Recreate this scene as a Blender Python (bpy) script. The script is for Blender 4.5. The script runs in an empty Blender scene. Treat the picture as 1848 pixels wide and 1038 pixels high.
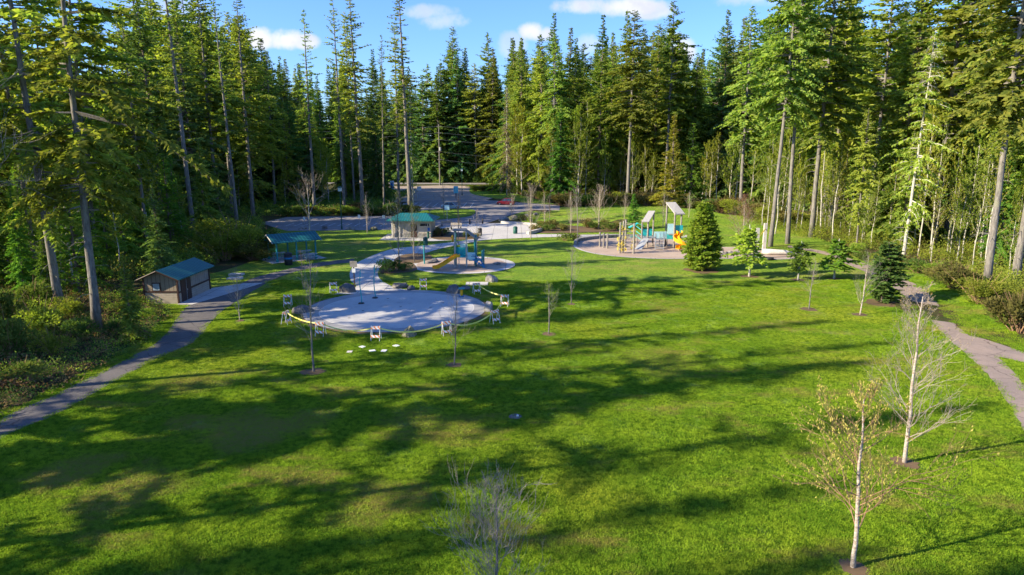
import bpy, math, random
import numpy as np
from mathutils import Vector, Matrix
from mathutils.geometry import delaunay_2d_cdt
R = math.radians
scene = bpy.context.scene
COL = scene.collection
PITCH, FPX, CAMH = R(11.6), 1230.0, 14.0
# ------------------------------------------------------------------ ground shape and picture-to-ground helper
def H(x, y):
    h = 1.7*math.exp(-((x-30)/20)**2-((y-141)/13)**2)
    h += 0.9*math.exp(-((x-47)/7)**2-((y-60)/14)**2)
    h += 1.2*math.exp(-((x+45)/9)**2-((y-40)/30)**2)
    return h
def P(u, v):
    dx = (u-924)/FPX; dy = (519-v)/FPX
    d = (dx, math.cos(PITCH)+dy*math.sin(PITCH), -math.sin(PITCH)+dy*math.cos(PITCH))
    t = -CAMH/d[2]
    for _ in range(6):
        z = H(d[0]*t, d[1]*t); t = (CAMH-z)/-d[2]
    return (d[0]*t, d[1]*t)
def ztop(y, v):
    return CAMH+y*math.tan(math.atan((519-v)/FPX)-PITCH)
def XY(u, v, Y):
    """x of a point seen at pixel (u, v) at forward distance Y"""
    dx = (u-924)/FPX; dy = (519-v)/FPX
    t = Y/(math.cos(PITCH)+dy*math.sin(PITCH))
    return dx*t
# ------------------------------------------------------------------ mesh collector
class MB:
    def __init__(s): s.v = []; s.f = []; s.m = []; s.n = 0
    def add(s, v, f, m=0):
        v = np.asarray(v, dtype=float).reshape(-1, 3)
        s.v.append(v)
        if isinstance(f, np.ndarray): f = (f+s.n).tolist()
        else: f = [[i+s.n for i in q] for q in f]
        s.f += f; s.m += [m]*len(f); s.n += len(v); return s
    def quads(s, q, m=0):
        q = np.asarray(q).reshape(-1, 4, 3)
        return s.add(q.reshape(-1, 3), np.arange(len(q)*4).reshape(-1, 4), m)
    def box(s, c, d, m=0, rz=0, taper=1.0, rx=0, ry=0):
        x, y, z = d[0]/2, d[1]/2, d[2]/2
        p = np.array([(-x,-y,-z),(x,-y,-z),(x,y,-z),(-x,y,-z),(-x*taper,-y*taper,z),(x*taper,-y*taper,z),(x*taper,y*taper,z),(-x*taper,y*taper,z)])
        if rx or ry: p = p @ np.array((Matrix.Rotation(ry, 3, 'Y') @ Matrix.Rotation(rx, 3, 'X')).transposed())
        if rz: p = p @ np.array(Matrix.Rotation(rz, 3, 'Z').transposed())
        return s.add(p+np.array(c), [(3,2,1,0),(4,5,6,7),(0,1,5,4),(1,2,6,5),(2,3,7,6),(3,0,4,7)], m)
    def tube(s, pts, r, n=6, m=0, cap=True):
        pts = np.asarray(pts, float); k = len(pts)
        r = np.full(k, r) if np.isscalar(r) else np.asarray(r, float)
        t = np.gradient(pts, axis=0); t /= np.linalg.norm(t, axis=1)[:, None]+1e-9
        a = np.array((1., 0, 0)) if abs(t[0][0]) < 0.8 else np.array((0, 1., 0))
        e1 = np.cross(t, a); e1 /= np.linalg.norm(e1, axis=1)[:, None]+1e-9
        e2 = np.cross(t, e1)
        th = np.arange(n)*2*math.pi/n
        ring = pts[:, None]+r[:, None, None]*(np.cos(th)[None, :, None]*e1[:, None]+np.sin(th)[None, :, None]*e2[:, None])
        i = np.arange(k-1)[:, None]*n; j = np.arange(n)[None]; j2 = (j+1) % n
        f = np.stack([i+j, i+j2, i+n+j2, i+n+j], -1).reshape(-1, 4)
        s.add(ring.reshape(-1, 3), f, m)
        if cap and n > 3:
            b = s.n-k*n
            s.f += [[b+q for q in range(n)][::-1], [b+(k-1)*n+q for q in range(n)]][::1]; s.m += [m, m]
        return s
    def bar(s, a, b, r, n=6, m=0): return s.tube([a, b], r, n, m)
    def cyl(s, c, r, h, n=14, m=0, r2=None): return s.tube([(c[0], c[1], c[2]), (c[0], c[1], c[2]+h)], [r, r if r2 is None else r2], n, m)
    def prism(s, poly, z0, z1, m=0):
        n = len(poly); v = [(x, y, z0) for x, y in poly]+[(x, y, z1) for x, y in poly]
        return s.add(v, [list(range(n))[::-1], list(range(n, 2*n))]+[(i, (i+1) % n, n+(i+1) % n, n+i) for i in range(n)], m)
    def xform(s, loc=(0, 0, 0), rz=0):
        Rm = np.array(Matrix.Rotation(rz, 3, 'Z').transposed())
        s.v = [v @ Rm+np.array(loc) for v in s.v]; return s
    def build(s, name, mats, parent=None, smooth=False, loc=None):
        me = bpy.data.meshes.new(name)
        me.from_pydata(np.concatenate(s.v).tolist(), [], s.f)
        if not isinstance(mats, (list, tuple)): mats = [mats]
        for m in mats: me.materials.append(m)
        if len(mats) > 1: me.polygons.foreach_set('material_index', s.m)
        if smooth: me.polygons.foreach_set('use_smooth', [True]*len(me.polygons))
        me.update()
        o = bpy.data.objects.new(name, me); COL.objects.link(o)
        if parent: o.parent = parent
        if loc is not None: o.location = loc
        return o
def tag(o, label=None, cat=None, group=None, kind=None):
    if label: o['label'] = label
    if cat: o['category'] = cat
    if group: o['group'] = group
    if kind: o['kind'] = kind
    return o
def thing(name, label, cat, loc=(0, 0, 0), rz=0, group=None):
    o = bpy.data.objects.new(name, None); COL.objects.link(o); o.empty_display_size = .3
    o.location = loc; o.rotation_euler = (0, 0, rz); return tag(o, label, cat, group)
def copy_tree(o, parent=None):
    c = o.copy(); COL.objects.link(c); c.parent = parent
    for ch in KIDS.get(o.name, [k for k in o.children]): copy_tree(ch, c)
    return c
KIDS = {}
# ------------------------------------------------------------------ materials
def newmat(name):
    m = bpy.data.materials.new(name); m.use_nodes = True; nt = m.node_tree; nt.nodes.clear()
    out = nt.nodes.new('ShaderNodeOutputMaterial'); return m, nt, out
def nd(nt, t, **kw):
    n = nt.nodes.new(t)
    for k, v in kw.items():
        if k.startswith('i_'): n.inputs[k[2:]].default_value = v
        elif k.startswith('n_'): n.inputs[int(k[2:])].default_value = v
        else: setattr(n, k, v)
    return n
def mixc(nt, fac, a, b, bt='MIX'):
    n = nt.nodes.new('ShaderNodeMix'); n.data_type = 'RGBA'; n.blend_type = bt
    for i, x in ((0, fac), (6, a), (7, b)):
        if isinstance(x, (int, float)): n.inputs[i].default_value = x
        elif isinstance(x, tuple): n.inputs[i].default_value = (*x, 1) if len(x) == 3 else x
        else: nt.links.new(x, n.inputs[i])
    return n.outputs[2]
def noise(nt, vec, scale, detail=3, rough=.55):
    n = nd(nt, 'ShaderNodeTexNoise', i_Scale=scale, i_Detail=detail, i_Roughness=rough); nt.links.new(vec, n.inputs['Vector']); return n.outputs[0]
def ramp(nt, x, a, b, lo=0., hi=1.):
    n = nd(nt, 'ShaderNodeMapRange', n_1=a, n_2=b, n_3=lo, n_4=hi); n.interpolation_type = 'SMOOTHSTEP'; nt.links.new(x, n.inputs[0]); return n.outputs[0]
def math_(nt, op, a, b=0.):
    n = nt.nodes.new('ShaderNodeMath'); n.operation = op
    for i, x in ((0, a), (1, b)):
        if isinstance(x, (int, float)): n.inputs[i].default_value = x
        else: nt.links.new(x, n.inputs[i])
    return n.outputs[0]
def finish(nt, out, col, rough=.8, bump=None, bstr=.3, bdist=.05, metal=0., spec=.3):
    b = nd(nt, 'ShaderNodeBsdfPrincipled', i_Roughness=rough, i_Metallic=metal)
    b.inputs['Specular IOR Level'].default_value = spec
    if isinstance(col, tuple): b.inputs['Base Color'].default_value = (*col, 1)
    else: nt.links.new(col, b.inputs['Base Color'])
    if bump is not None:
        bn = nd(nt, 'ShaderNodeBump', i_Strength=bstr, i_Distance=bdist); nt.links.new(bump, bn.inputs['Height']); nt.links.new(bn.outputs[0], b.inputs['Normal'])
    nt.links.new(b.outputs[0], out.inputs[0])
def coords(nt): return nd(nt, 'ShaderNodeTexCoord').outputs['Object']
def basic(name, c1, c2=None, scale=3., rough=.8, bstr=.25, bdist=.02, metal=0., spec=.3, detail=4):
    m, nt, out = newmat(name); co = coords(nt)
    c2 = c2 or tuple(x*.72 for x in c1)
    n = noise(nt, co, scale, detail, .65)
    finish(nt, out, mixc(nt, ramp(nt, n, .35, .68), c1, c2), rough, n, bstr, bdist, metal, spec); return m
def leafmat(name, dark, light, trans=.35, tip=None, scale=1.4, varr=.5):
    m, nt, out = newmat(name); co = coords(nt)
    oi = nd(nt, 'ShaderNodeObjectInfo')
    c = mixc(nt, ramp(nt, noise(nt, co, scale, 3, .6), .38, .62), dark, light)
    if tip: c = mixc(nt, ramp(nt, noise(nt, co, scale*.35+.1, 2), .5, .7), c, tip)
    hs = nd(nt, 'ShaderNodeHueSaturation'); nt.links.new(c, hs.inputs['Color'])
    nt.links.new(ramp(nt, oi.outputs['Random'], 0, 1, 1-varr*.45, 1+varr*.6), hs.inputs['Value'])
    r2 = math_(nt, 'FRACT', math_(nt, 'MULTIPLY', oi.outputs['Random'], 7.31))
    nt.links.new(ramp(nt, r2, 0, 1, .475, .515), hs.inputs['Hue'])
    d = nd(nt, 'ShaderNodeBsdfDiffuse', i_Roughness=.5); t = nd(nt, 'ShaderNodeBsdfTranslucent')
    nt.links.new(hs.outputs[0], d.inputs[0])
    nt.links.new(mixc(nt, 1., hs.outputs[0], (1.25, 1.3, .55), 'MULTIPLY'), t.inputs[0])
    mx = nd(nt, 'ShaderNodeMixShader', n_0=trans); nt.links.new(d.outputs[0], mx.inputs[1]); nt.links.new(t.outputs[0], mx.inputs[2])
    nt.links.new(mx.outputs[0], out.inputs[0]); return m
def barkmat(name, c1, c2, stretch=.25, scale=6., spots=None):
    m, nt, out = newmat(name); co = coords(nt)
    mp = nd(nt, 'ShaderNodeMapping'); nt.links.new(co, mp.inputs[0]); mp.inputs['Scale'].default_value = (1, 1, stretch)
    n = noise(nt, mp.outputs[0], scale, 5, .7)
    c = mixc(nt, ramp(nt, n, .35, .65), c1, c2)
    if spots: c = mixc(nt, ramp(nt, noise(nt, co, 1.1, 4), .5, .68), c, spots)
    finish(nt, out, c, .9, n, .9, .06, spec=.15); return m
def stripes(name, axis, freq, c1, c2, width=.5, diag=0., rough=.6, metal=0., bstr=.0, bd=.02):
    """hard-edged stripes along one object axis"""
    m, nt, out = newmat(name); co = coords(nt)
    sx = nd(nt, 'ShaderNodeSeparateXYZ'); nt.links.new(co, sx.inputs[0])
    v = math_(nt, 'MULTIPLY', sx.outputs[axis], freq)
    if diag: v = math_(nt, 'ADD', v, math_(nt, 'MULTIPLY', sx.outputs[2], diag))
    fr = math_(nt, 'FRACT', math_(nt, 'ADD', v, 100.))
    k = math_(nt, 'LESS_THAN', fr, width)
    c = mixc(nt, k, c1, c2)
    c = mixc(nt, ramp(nt, noise(nt, co, 2.2, 4), .4, .8, 0, .35), c, tuple(x*.6 for x in c2))
    finish(nt, out, c, rough, k if bstr else None, bstr, bd, metal); return m
MAT = {}
# lawn
def lawn_mat(blades=False):
    m, nt, out = newmat('grass_blades' if blades else 'lawn_grass'); co = nd(nt, 'ShaderNodeNewGeometry').outputs['Position']
    big = noise(nt, co, .055, 4, .6); mid = noise(nt, co, .35, 4, .65); fine = noise(nt, co, 3.2, 5, .75); vf = noise(nt, co, 14., 4, .8)
    c = mixc(nt, ramp(nt, mid, .35, .65), (.175, .315, .024), (.29, .42, .032))
    c = mixc(nt, ramp(nt, big, .5, .66, 0, .7), c, (.38, .42, .045))
    c = mixc(nt, ramp(nt, noise(nt, co, 1.1, 5, .75), .48, .66, 0, .55), c, (.085, .19, .010)); c = mixc(nt, ramp(nt, fine, .45, .62, 0, .85), c, (.060, .150, .014))
    c = mixc(nt, ramp(nt, vf, .5, .68, 0, .7), c, (.40, .46, .05))
    mp = nd(nt, 'ShaderNodeMapping'); nt.links.new(co, mp.inputs[0]); mp.inputs['Scale'].default_value = (.8, 1.5, 1); mp.inputs['Location'].default_value = (4.2, 1.3, 0)
    dry = math_(nt, 'MULTIPLY', ramp(nt, noise(nt, mp.outputs[0], .16, 5, .7), .52, .66), ramp(nt, fine, .3, .6, .25, 1))
    c = mixc(nt, math_(nt, 'MULTIPLY', dry, .75), c, (.34, .29, .09))
    for u, v, r, k in ((440, 775, 3., .8), (230, 880, 2.6, .75), (140, 850, 2.2, .7), (700, 905, 2.4, .6), (760, 760, 2.6, .5), (540, 765, 2.2, .6), (1190, 650, 4, .35), (330, 690, 3, .4), (1060, 395, 7, .35)):
        x_, y_ = P(u, v); vd = nd(nt, 'ShaderNodeVectorMath', operation='DISTANCE'); nt.links.new(co, vd.inputs[0]); vd.inputs[1].default_value = (x_, y_, 0)
        e_ = math_(nt, 'ADD', math_(nt, 'DIVIDE', vd.outputs['Value'], r), math_(nt, 'MULTIPLY', math_(nt, 'SUBTRACT', mid, .5), 2.4))
        c = mixc(nt, math_(nt, 'MULTIPLY', ramp(nt, e_, .35, 1.1, k, 0), ramp(nt, fine, .35, .6, .35, 1)), c, (.36, .31, .10))
    if blades:
        c = mixc(nt, 1., c, (1.12, 1.10, 1.), 'MULTIPLY')
        d = nd(nt, 'ShaderNodeBsdfDiffuse'); t = nd(nt, 'ShaderNodeBsdfTranslucent'); nt.links.new(c, d.inputs[0]); nt.links.new(c, t.inputs[0])
        mx = nd(nt, 'ShaderNodeMixShader', n_0=.45); nt.links.new(d.outputs[0], mx.inputs[1]); nt.links.new(t.outputs[0], mx.inputs[2]); nt.links.new(mx.outputs[0], out.inputs[0]); return m
    hb = math_(nt, 'ADD', math_(nt, 'MULTIPLY', fine, 1.0), math_(nt, 'MULTIPLY', vf, .5))
    finish(nt, out, c, .85, hb, 1., .42, spec=.15); return m
MAT['lawn'] = lawn_mat(); MAT['blades'] = lawn_mat(True)
def floor_mat():
    m, nt, out = newmat('forest_floor'); co = coords(nt)
    a = noise(nt, co, .5, 5, .7); b = noise(nt, co, 4, 5, .75)
    c = mixc(nt, ramp(nt, a, .4, .6), (.075, .055, .030), (.045, .075, .015))
    c = mixc(nt, ramp(nt, b, .45, .7), c, (.13, .085, .045))
    finish(nt, out, c, .95, b, 1., .3, spec=.1); return m
MAT['floor'] = floor_mat()
def paving(name, c1, c2, c3, sc=1.2, joint=0, crack=0, seam=(.12, .11, .1)):
    m, nt, out = newmat(name); co = coords(nt)
    a = noise(nt, co, .25, 5, .65); b = noise(nt, co, sc*9, 4, .8); s = noise(nt, co, 1.1, 5, .7)
    c = mixc(nt, ramp(nt, a, .35, .65), c1, c2)
    c = mixc(nt, ramp(nt, b, .4, .75, 0, .6), c, c3)
    c = mixc(nt, ramp(nt, s, .52, .7, 0, .5), c, tuple(x*.55 for x in c1))
    if crack:
        vo = nd(nt, 'ShaderNodeTexVoronoi', feature='DISTANCE_TO_EDGE', i_Scale=crack)
        wv = nd(nt, 'ShaderNodeVectorMath', operation='ADD'); nt.links.new(co, wv.inputs[0]); nn = nd(nt, 'ShaderNodeTexNoise', i_Scale=.8, i_Detail=4.); nt.links.new(co, nn.inputs[0]); nt.links.new(nn.outputs[1], wv.inputs[1]); nt.links.new(wv.outputs[0], vo.inputs['Vector'])
        c = mixc(nt, ramp(nt, vo.outputs[0], .004, .016, .75, 0), c, tuple(x*.35 for x in c1))
        c = mixc(nt, ramp(nt, noise(nt, co, 5., 5, .8), .62, .72, 0, .6), c, (.17, .11, .06))
    if joint:
        sx = nd(nt, 'ShaderNodeSeparateXYZ'); nt.links.new(co, sx.inputs[0])
        for ax in (0, 1):
            fr = math_(nt, 'FRACT', math_(nt, 'MULTIPLY', math_(nt, 'ADD', sx.outputs[ax], 500.), 1./joint))
            c = mixc(nt, math_(nt, 'LESS_THAN', fr, .05/joint), c, seam)
    finish(nt, out, c, .88, b, .3, .02, spec=.25); return m
MAT['path'] = paving('path_asphalt', (.125, .112, .108), (.088, .082, .084), (.21, .185, .165), crack=.33)
MAT['path_pale'] = paving('worn_path_asphalt', (.31, .235, .19), (.22, .175, .15), (.40, .31, .25), crack=.3)
MAT['lot'] = paving('lot_asphalt', (.20, .185, .185), (.27, .245, .235), (.23, .21, .205))
MAT['gravel'] = paving('pale_gravel', (.36, .29, .23), (.28, .22, .17), (.42, .34, .28), 2)
MAT['conc'] = paving('concrete', (.50, .475, .44), (.42, .40, .38), (.55, .52, .48), 1, 2.4)
MAT['pad'] = paving('splash_concrete', (.48, .465, .44), (.40, .39, .38), (.54, .52, .485), 1.)
MAT['padring'] = paving('splash_ring_concrete', (.33, .32, .31), (.27, .265, .26), (.38, .365, .345), 1.)
MAT['padline'] = paving('pale_joint', (.60, .57, .52), (.55, .52, .48), (.62, .59, .54), 1.)
MAT['chips'] = paving('wood_chips', (.42, .32, .25), (.33, .245, .19), (.52, .42, .34), 1.6)
MAT['mulch'] = paving('bark_mulch', (.15, .095, .05), (.11, .075, .04), (.20, .14, .07), 2.)
MAT['paint'] = basic('road_paint', (.75, .75, .72), (.6, .6, .58), 4)
# things
MAT['bark_grey'] = barkmat('grey_bark', (.12, .11, .10), (.25, .225, .20), .22, 7, (.21, .20, .15))
MAT['bark_brown'] = barkmat('brown_bark', (.13, .10, .08), (.24, .19, .15), .22, 7, (.16, .16, .09))
MAT['bark_pale'] = barkmat('pale_alder_bark', (.36, .33, .28), (.52, .49, .43), .6, 5, (.28, .29, .18))
MAT['bark_birch'] = barkmat('birch_bark', (.27, .21, .17), (.52, .45, .38), 2.5, 6)
MAT['twig'] = barkmat('grey_twigs', (.22, .185, .16), (.35, .30, .25), .5, 5)
MAT['twig_pale'] = barkmat('pale_twigs', (.27, .22, .17), (.38, .32, .26), .5, 5)
MAT['twig_brown'] = barkmat('brown_twigs', (.20, .12, .07), (.30, .19, .11), .5, 5)
MAT['fir'] = leafmat('fir_needles', (0.155, 0.235, 0.045), (0.34, 0.39, 0.075), 0.5)
MAT['fir_deep'] = leafmat('deep_fir_needles', (0.1, 0.195, 0.058), (0.19, 0.29, 0.08), 0.42)
MAT['hemlock'] = leafmat('hemlock_needles', (0.19, 0.28, 0.045), (0.34, 0.4, 0.07), 0.5)
MAT['cedar'] = leafmat('cedar_sprays', (0.11, 0.24, 0.038), (0.22, 0.37, 0.055), 0.45)
MAT['young'] = leafmat('young_conifer_needles', (0.17, 0.33, 0.04), (0.31, 0.45, 0.06), 0.45)
MAT['gold'] = leafmat('golden_conifer_needles', (0.19, 0.23, 0.035), (0.31, 0.3, 0.05), .56)
MAT['lichen'] = leafmat('lichen_covered_sprays', (.17, .15, .075), (.26, .22, .12), .3)
MAT['alderleaf'] = leafmat('spring_leaves', (.20, .27, .035), (.36, .40, .065), .5)
MAT['catkin'] = leafmat('catkins', (.40, .32, .09), (.56, .45, .14), .4)
MAT['bush_green'] = leafmat('bush_leaves', (0.15, 0.22, 0.035), (0.3, 0.36, 0.055), 0.45)
MAT['bush_dark'] = leafmat('dark_bush_leaves', (0.075, 0.14, 0.032), (0.15, 0.21, 0.05), 0.35)
MAT['bush_brown'] = leafmat('brown_broom_stems', (.13, .12, .042), (.22, .21, .06), .4, (.15, .20, .045))
MAT['bracken'] = leafmat('dead_bracken', (.17, .095, .045), (.30, .19, .11), .3)
MAT['rock'] = basic('grey_rock', (.30, .285, .26), (.14, .13, .12), 2.2, .92, 1., .12)
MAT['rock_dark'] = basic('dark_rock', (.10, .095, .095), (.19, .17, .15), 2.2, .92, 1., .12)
MAT['rock_moss'] = basic('mossy_rock', (.26, .22, .16), (.12, .14, .05), 1.8, .92, 1., .12)
MAT['roof'] = stripes('teal_metal_roof', 1, 2.4, (.010, .10, .10), (.025, .22, .21), .18, 0, .5, .25, .6, .03)
MAT['roofx'] = stripes('teal_metal_roof_long', 0, 2.4, (.010, .13, .13), (.03, .26, .25), .16, 0, .5, .25, .6, .03)
MAT['teal'] = basic('teal_steel', (.03, .26, .28), (.02, .20, .22), 2, .45)
MAT['teal_light'] = basic('light_teal_plastic', (.03, .42, .42), (.02, .34, .36), 2, .4)
MAT['aqua'] = basic('aqua_panel', (.42, .66, .70), (.34, .56, .60), 2, .45)
MAT['steel'] = basic('galvanised_steel', (.42, .43, .44), (.33, .34, .35), 3, .45, metal=.3)
MAT['yellow'] = basic('yellow_plastic', (.80, .42, .015), (.72, .34, .01), 2, .35)
MAT['yellow_holds'] = basic('yellow_holds', (.62, .48, .06), (.5, .38, .04), 2, .5)
MAT['blue'] = basic('blue_plastic', (.02, .19, .42), (.015, .14, .34), 2, .4)
MAT['brown'] = basic('dark_brown_paint', (.060, .030, .024), (.04, .022, .018), 3, .5)
MAT['board'] = stripes('vertical_board_siding', 1, 2.6, (.30, .255, .21), (.16, .13, .10), .12, 0, .75, 0, .4, .02)
MAT['board_x'] = stripes('vertical_board_siding_x', 0, 2.6, (.27, .215, .16), (.12, .09, .065), .12, 0, .75, 0, .4, .02)
MAT['lap'] = stripes('horizontal_lap_siding', 2, 5., (.36, .30, .24), (.22, .18, .145), .14, 0, .75, 0, .4, .02)
MAT['block'] = stripes('tan_block', 2, 4.6, (.42, .37, .31), (.31, .28, .24), .08, 0, .85, 0, .3, .01)
MAT['white'] = basic('white_paint', (.78, .78, .76), (.62, .62, .60), 3, .5)
MAT['trim'] = basic('cream_trim', (.62, .58, .50), None, 3, .6)
MAT['black'] = basic('black_plastic', (.02, .02, .022), (.035, .035, .035), 3, .5)
MAT['green_can'] = basic('dark_green_can', (.012, .075, .055), (.02, .10, .075), 3, .5)
MAT['timber'] = basic('grey_timber', (.30, .27, .235), (.20, .175, .15), 6, .85)
MAT['timber_pale'] = basic('pale_timber_roof', (.42, .40, .37), (.34, .32, .30), 6, .7)
MAT['wire'] = basic('dark_wire', (.10, .12, .12), None, 2, .5)
MAT['glass'] = basic('window_glass', (.35, .42, .48), (.22, .28, .34), 1, .08, .0, spec=.8)
MAT['dark'] = basic('dark_opening', (.02, .022, .025), None, 2, .4)
MAT['rubber'] = basic('tyre_rubber', (.02, .02, .02), None, 8, .9)
MAT['car_red'] = basic('dark_red_car_paint', (.13, .006, .014), (.11, .005, .012), 1, .2, .0, spec=.7)
MAT['car_silver'] = basic('silver_blue_car_paint', (.33, .41, .46), (.29, .37, .42), 1, .22, .0, .3, spec=.7)
MAT['car_glass'] = basic('car_glass', (.02, .03, .035), None, 1, .05, .0, spec=.9)
MAT['tape'] = basic('caution_tape', (.75, .68, .14), (.85, .8, .3), 2, .5)
MAT['stripe_board'] = stripes('orange_white_board', 0, 3.4, (.80, .78, .74), (.85, .25, .08), .42, 3.4, .5)
MAT['sign_blue'] = basic('blue_sign', (.02, .12, .45), None, 2, .5)
MAT['aqua_sign'] = basic('aqua_sign', (.10, .55, .62), (.3, .65, .68), 1, .5)
MAT['hyd'] = basic('hydrant_yellow', (.72, .38, .03), None, 2, .5)
MAT['log'] = basic('bleached_log', (.60, .55, .48), (.45, .41, .36), 3, .85)
MAT['lamp_glass'] = basic('lamp_glass', (.62, .72, .74), None, 1, .2)
# ------------------------------------------------------------------ draped sheets
def inside(poly, x, y):
    c = False; n = len(poly); j = n-1
    for i in range(n):
        xi, yi = poly[i]; xj, yj = poly[j]
        if (yi > y) != (yj > y) and x < (xj-xi)*(y-yi)/(yj-yi)+xi: c = not c
        j = i
    return c
def resample(poly, step):
    out = []
    for i in range(len(poly)):
        a = poly[i]; b = poly[(i+1) % len(poly)]; d = math.dist(a, b); k = max(1, int(d/step))
        out += [(a[0]+(b[0]-a[0])*q/k, a[1]+(b[1]-a[1])*q/k) for q in range(k)]
    return out
def wobble(poly, amp=.07, seed=2):
    rg = random.Random(seed); return [(x+rg.uniform(-amp, amp), y+rg.uniform(-amp, amp)) for x, y in resample(poly, .5)]
def smoothpoly(pts, closed=True, sub=5):
    """Catmull-Rom through the points"""
    n = len(pts); out = []
    for i in range(n if closed else n-1):
        g = lambda k: pts[k % n] if closed else pts[min(max(k, 0), n-1)]
        p0, p1, p2, p3 = g(i-1), g(i), g(i+1), g(i+2)
        for s in range(sub):
            t = s/sub
            out.append(tuple(.5*(2*p1[a]+(p2[a]-p0[a])*t+(2*p0[a]-5*p1[a]+4*p2[a]-p3[a])*t*t+(3*p1[a]-p0[a]-3*p2[a]+p3[a])*t**3) for a in (0, 1)))
    if not closed: out.append(pts[-1])
    return out
def sheet(name, poly, z, mat, step=4., thick=0, kind='structure'):
    poly = resample(poly, step); n = len(poly)
    xs = [p[0] for p in poly]; ys = [p[1] for p in poly]
    pts = [Vector(p) for p in poly]
    rnd = random.Random(1)
    if step < 50:
        x = min(xs)
        while x < max(xs):
            y = min(ys)
            while y < max(ys):
                if inside(poly, x, y) : pts.append(Vector((x+rnd.uniform(-.1, .1)*step, y+rnd.uniform(-.1, .1)*step)))
                y += step
            x += step
    v, e, f, *_ = delaunay_2d_cdt(pts, [(i, (i+1) % n) for i in range(n)], [], 1, 1e-5)
    mb = MB(); P3 = [(a.x, a.y, H(a.x, a.y)+z) for a in v]
    faces = []
    for q in f:
        q = list(q); a, b, c = (v[i] for i in q[:3])
        if (b-a).cross(c-a) < 0: q.reverse()
        faces.append(q)
    mb.add(P3, faces)
    if thick:
        m = len(poly); w = [(x, y, H(x, y)+z) for x, y in poly]+[(x, y, H(x, y)+z-thick) for x, y in poly]
        mb.add(w, [(i, m+i, m+(i+1) % m, (i+1) % m) for i in range(m)])
    o = mb.build(name, mat); o['kind'] = kind; return o
def circ(cx, cy, rx, ry=None, n=64): return [(cx+rx*math.cos(2*math.pi*i/n), cy+(ry or rx)*math.sin(2*math.pi*i/n)) for i in range(n)]
def strip(a, b): return [P(*q) for q in a]+[P(*q) for q in reversed(b)]
# ------------------------------------------------------------------ the ground
gx = [-900, -400, -200]+list(range(-120, 121, 8))+[200, 400, 900]; gy = [-300, -120]+list(range(-60, 301, 8))+[420, 700, 1400]
mb = MB(); mb.add([(x, y, H(x, y)-.06) for y in gy for x in gx], [(j*len(gx)+i, j*len(gx)+i+1, (j+1)*len(gx)+i+1, (j+1)*len(gx)+i) for j in range(len(gy)-1) for i in range(len(gx)-1)])
mb.build('ground', MAT['floor'], smooth=True)['kind'] = 'structure'
lawn = [(-36, -70), (-33, 10), (-31.5, 28)]+[P(*q) for q in ((0, 745), (120, 690), (215, 640), (290, 585), (300, 556), (262, 530))]+[(-37, 66)]+\
    [P(*q) for q in ((405, 488), (470, 462), (486, 432), (490, 418), (510, 409), (700, 409), (720, 404), (930, 404), (925, 389), (955, 381), (985, 383), (1010, 375), (1060, 371), (1120, 366), (1200, 369), (1290, 383), (1335, 388), (1400, 403), (1470, 426), (1530, 452), (1600, 472), (1665, 494), (1750, 530), (1820, 572), (1900, 640))]+[(50, 40), (52, 20), (52, -70)]
LAWN = smoothpoly(lawn, True, 4)
sheet('lawn', LAWN, 0., MAT['lawn'], 3.)
# left path
lp = [(-60, 815), (0, 757), (90, 716), (205, 660), (286, 617), (318, 577), (338, 553), (405, 528), (455, 503), (511, 488), (560, 477), (600, 471), (640, 467)]
rp = [(-20, 822), (0, 792), (120, 738), (275, 651), (350, 617), (385, 577), (413, 553), (452, 528), (497, 503), (543, 488), (590, 479), (620, 475), (636, 474)]
a = smoothpoly([P(*q) for q in lp], False, 4); b = smoothpoly([P(*q) for q in rp], False, 4)
LPATH = [(-31, 20), (-30, 24)]+a+b[::-1]+[(-26.5, 20)]; sheet('left_path', wobble(LPATH), .02, MAT['path'], 3.)
# right path, and its branch
rl = [(1420, 446), (1490, 460), (1530, 478), (1580, 499), (1622, 526), (1650, 548), (1672, 569), (1706, 606), (1745, 641), (1782, 675), (1810, 712), (1840, 763), (1862, 830)]
rr = [(1424, 443), (1500, 456), (1548, 472), (1600, 490), (1655, 515), (1690, 545), (1708, 569), (1745, 604), (1790, 636), (1828, 669), (1860, 712), (1895, 763), (1930, 830)]
a = smoothpoly([P(*q) for q in rl], False, 4); b = smoothpoly([P(*q) for q in rr], False, 4)
RPATH = a+[(22, 8), (26, 8)]+b[::-1]; sheet('right_path', wobble(RPATH, .09), .02, MAT['path_pale'], 3.)
sheet('branch_path', smoothpoly([P(*q) for q in ((1740, 610), (1759, 608), (1800, 620), (1848, 636), (1900, 650), (1905, 668), (1848, 655), (1805, 645), (1780, 652))], True, 4), .026, MAT['path_pale'], 3.)
# concrete path from the splash pad to the plaza
cl = [(600, 532), (642, 519), (634, 508), (631, 497), (634, 486), (642, 476), (662, 466), (684, 457), (712, 449), (740, 446), (768, 443), (811, 438), (840, 434), (874, 426), (940, 424), (1000, 423), (1060, 424), (1110, 423), (1180, 424), (1240, 425)]
cr = [(760, 528), (716, 520), (697, 512), (685, 503), (682, 494), (686, 486), (700, 479), (722, 471), (750, 463), (781, 453), (805, 447), (828, 442), (850, 438), (880, 433), (940, 430), (1000, 428), (1060, 429), (1110, 428), (1180, 428), (1240, 429)]
sheet('concrete_path', smoothpoly([P(*q) for q in cl], False, 4)+smoothpoly([P(*q) for q in cr], False, 4)[::-1], .030, MAT['conc'], 3.)
PC = (-10.25, 58.8)
sheet('splash_pad_rim', circ(*PC, 7.95, n=96), .045, MAT['padring'], 3.)
sheet('splash_pad_joint', circ(PC[0]+.15, PC[1]-.1, 6.75, n=96), .052, MAT['padline'], 3.)
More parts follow.
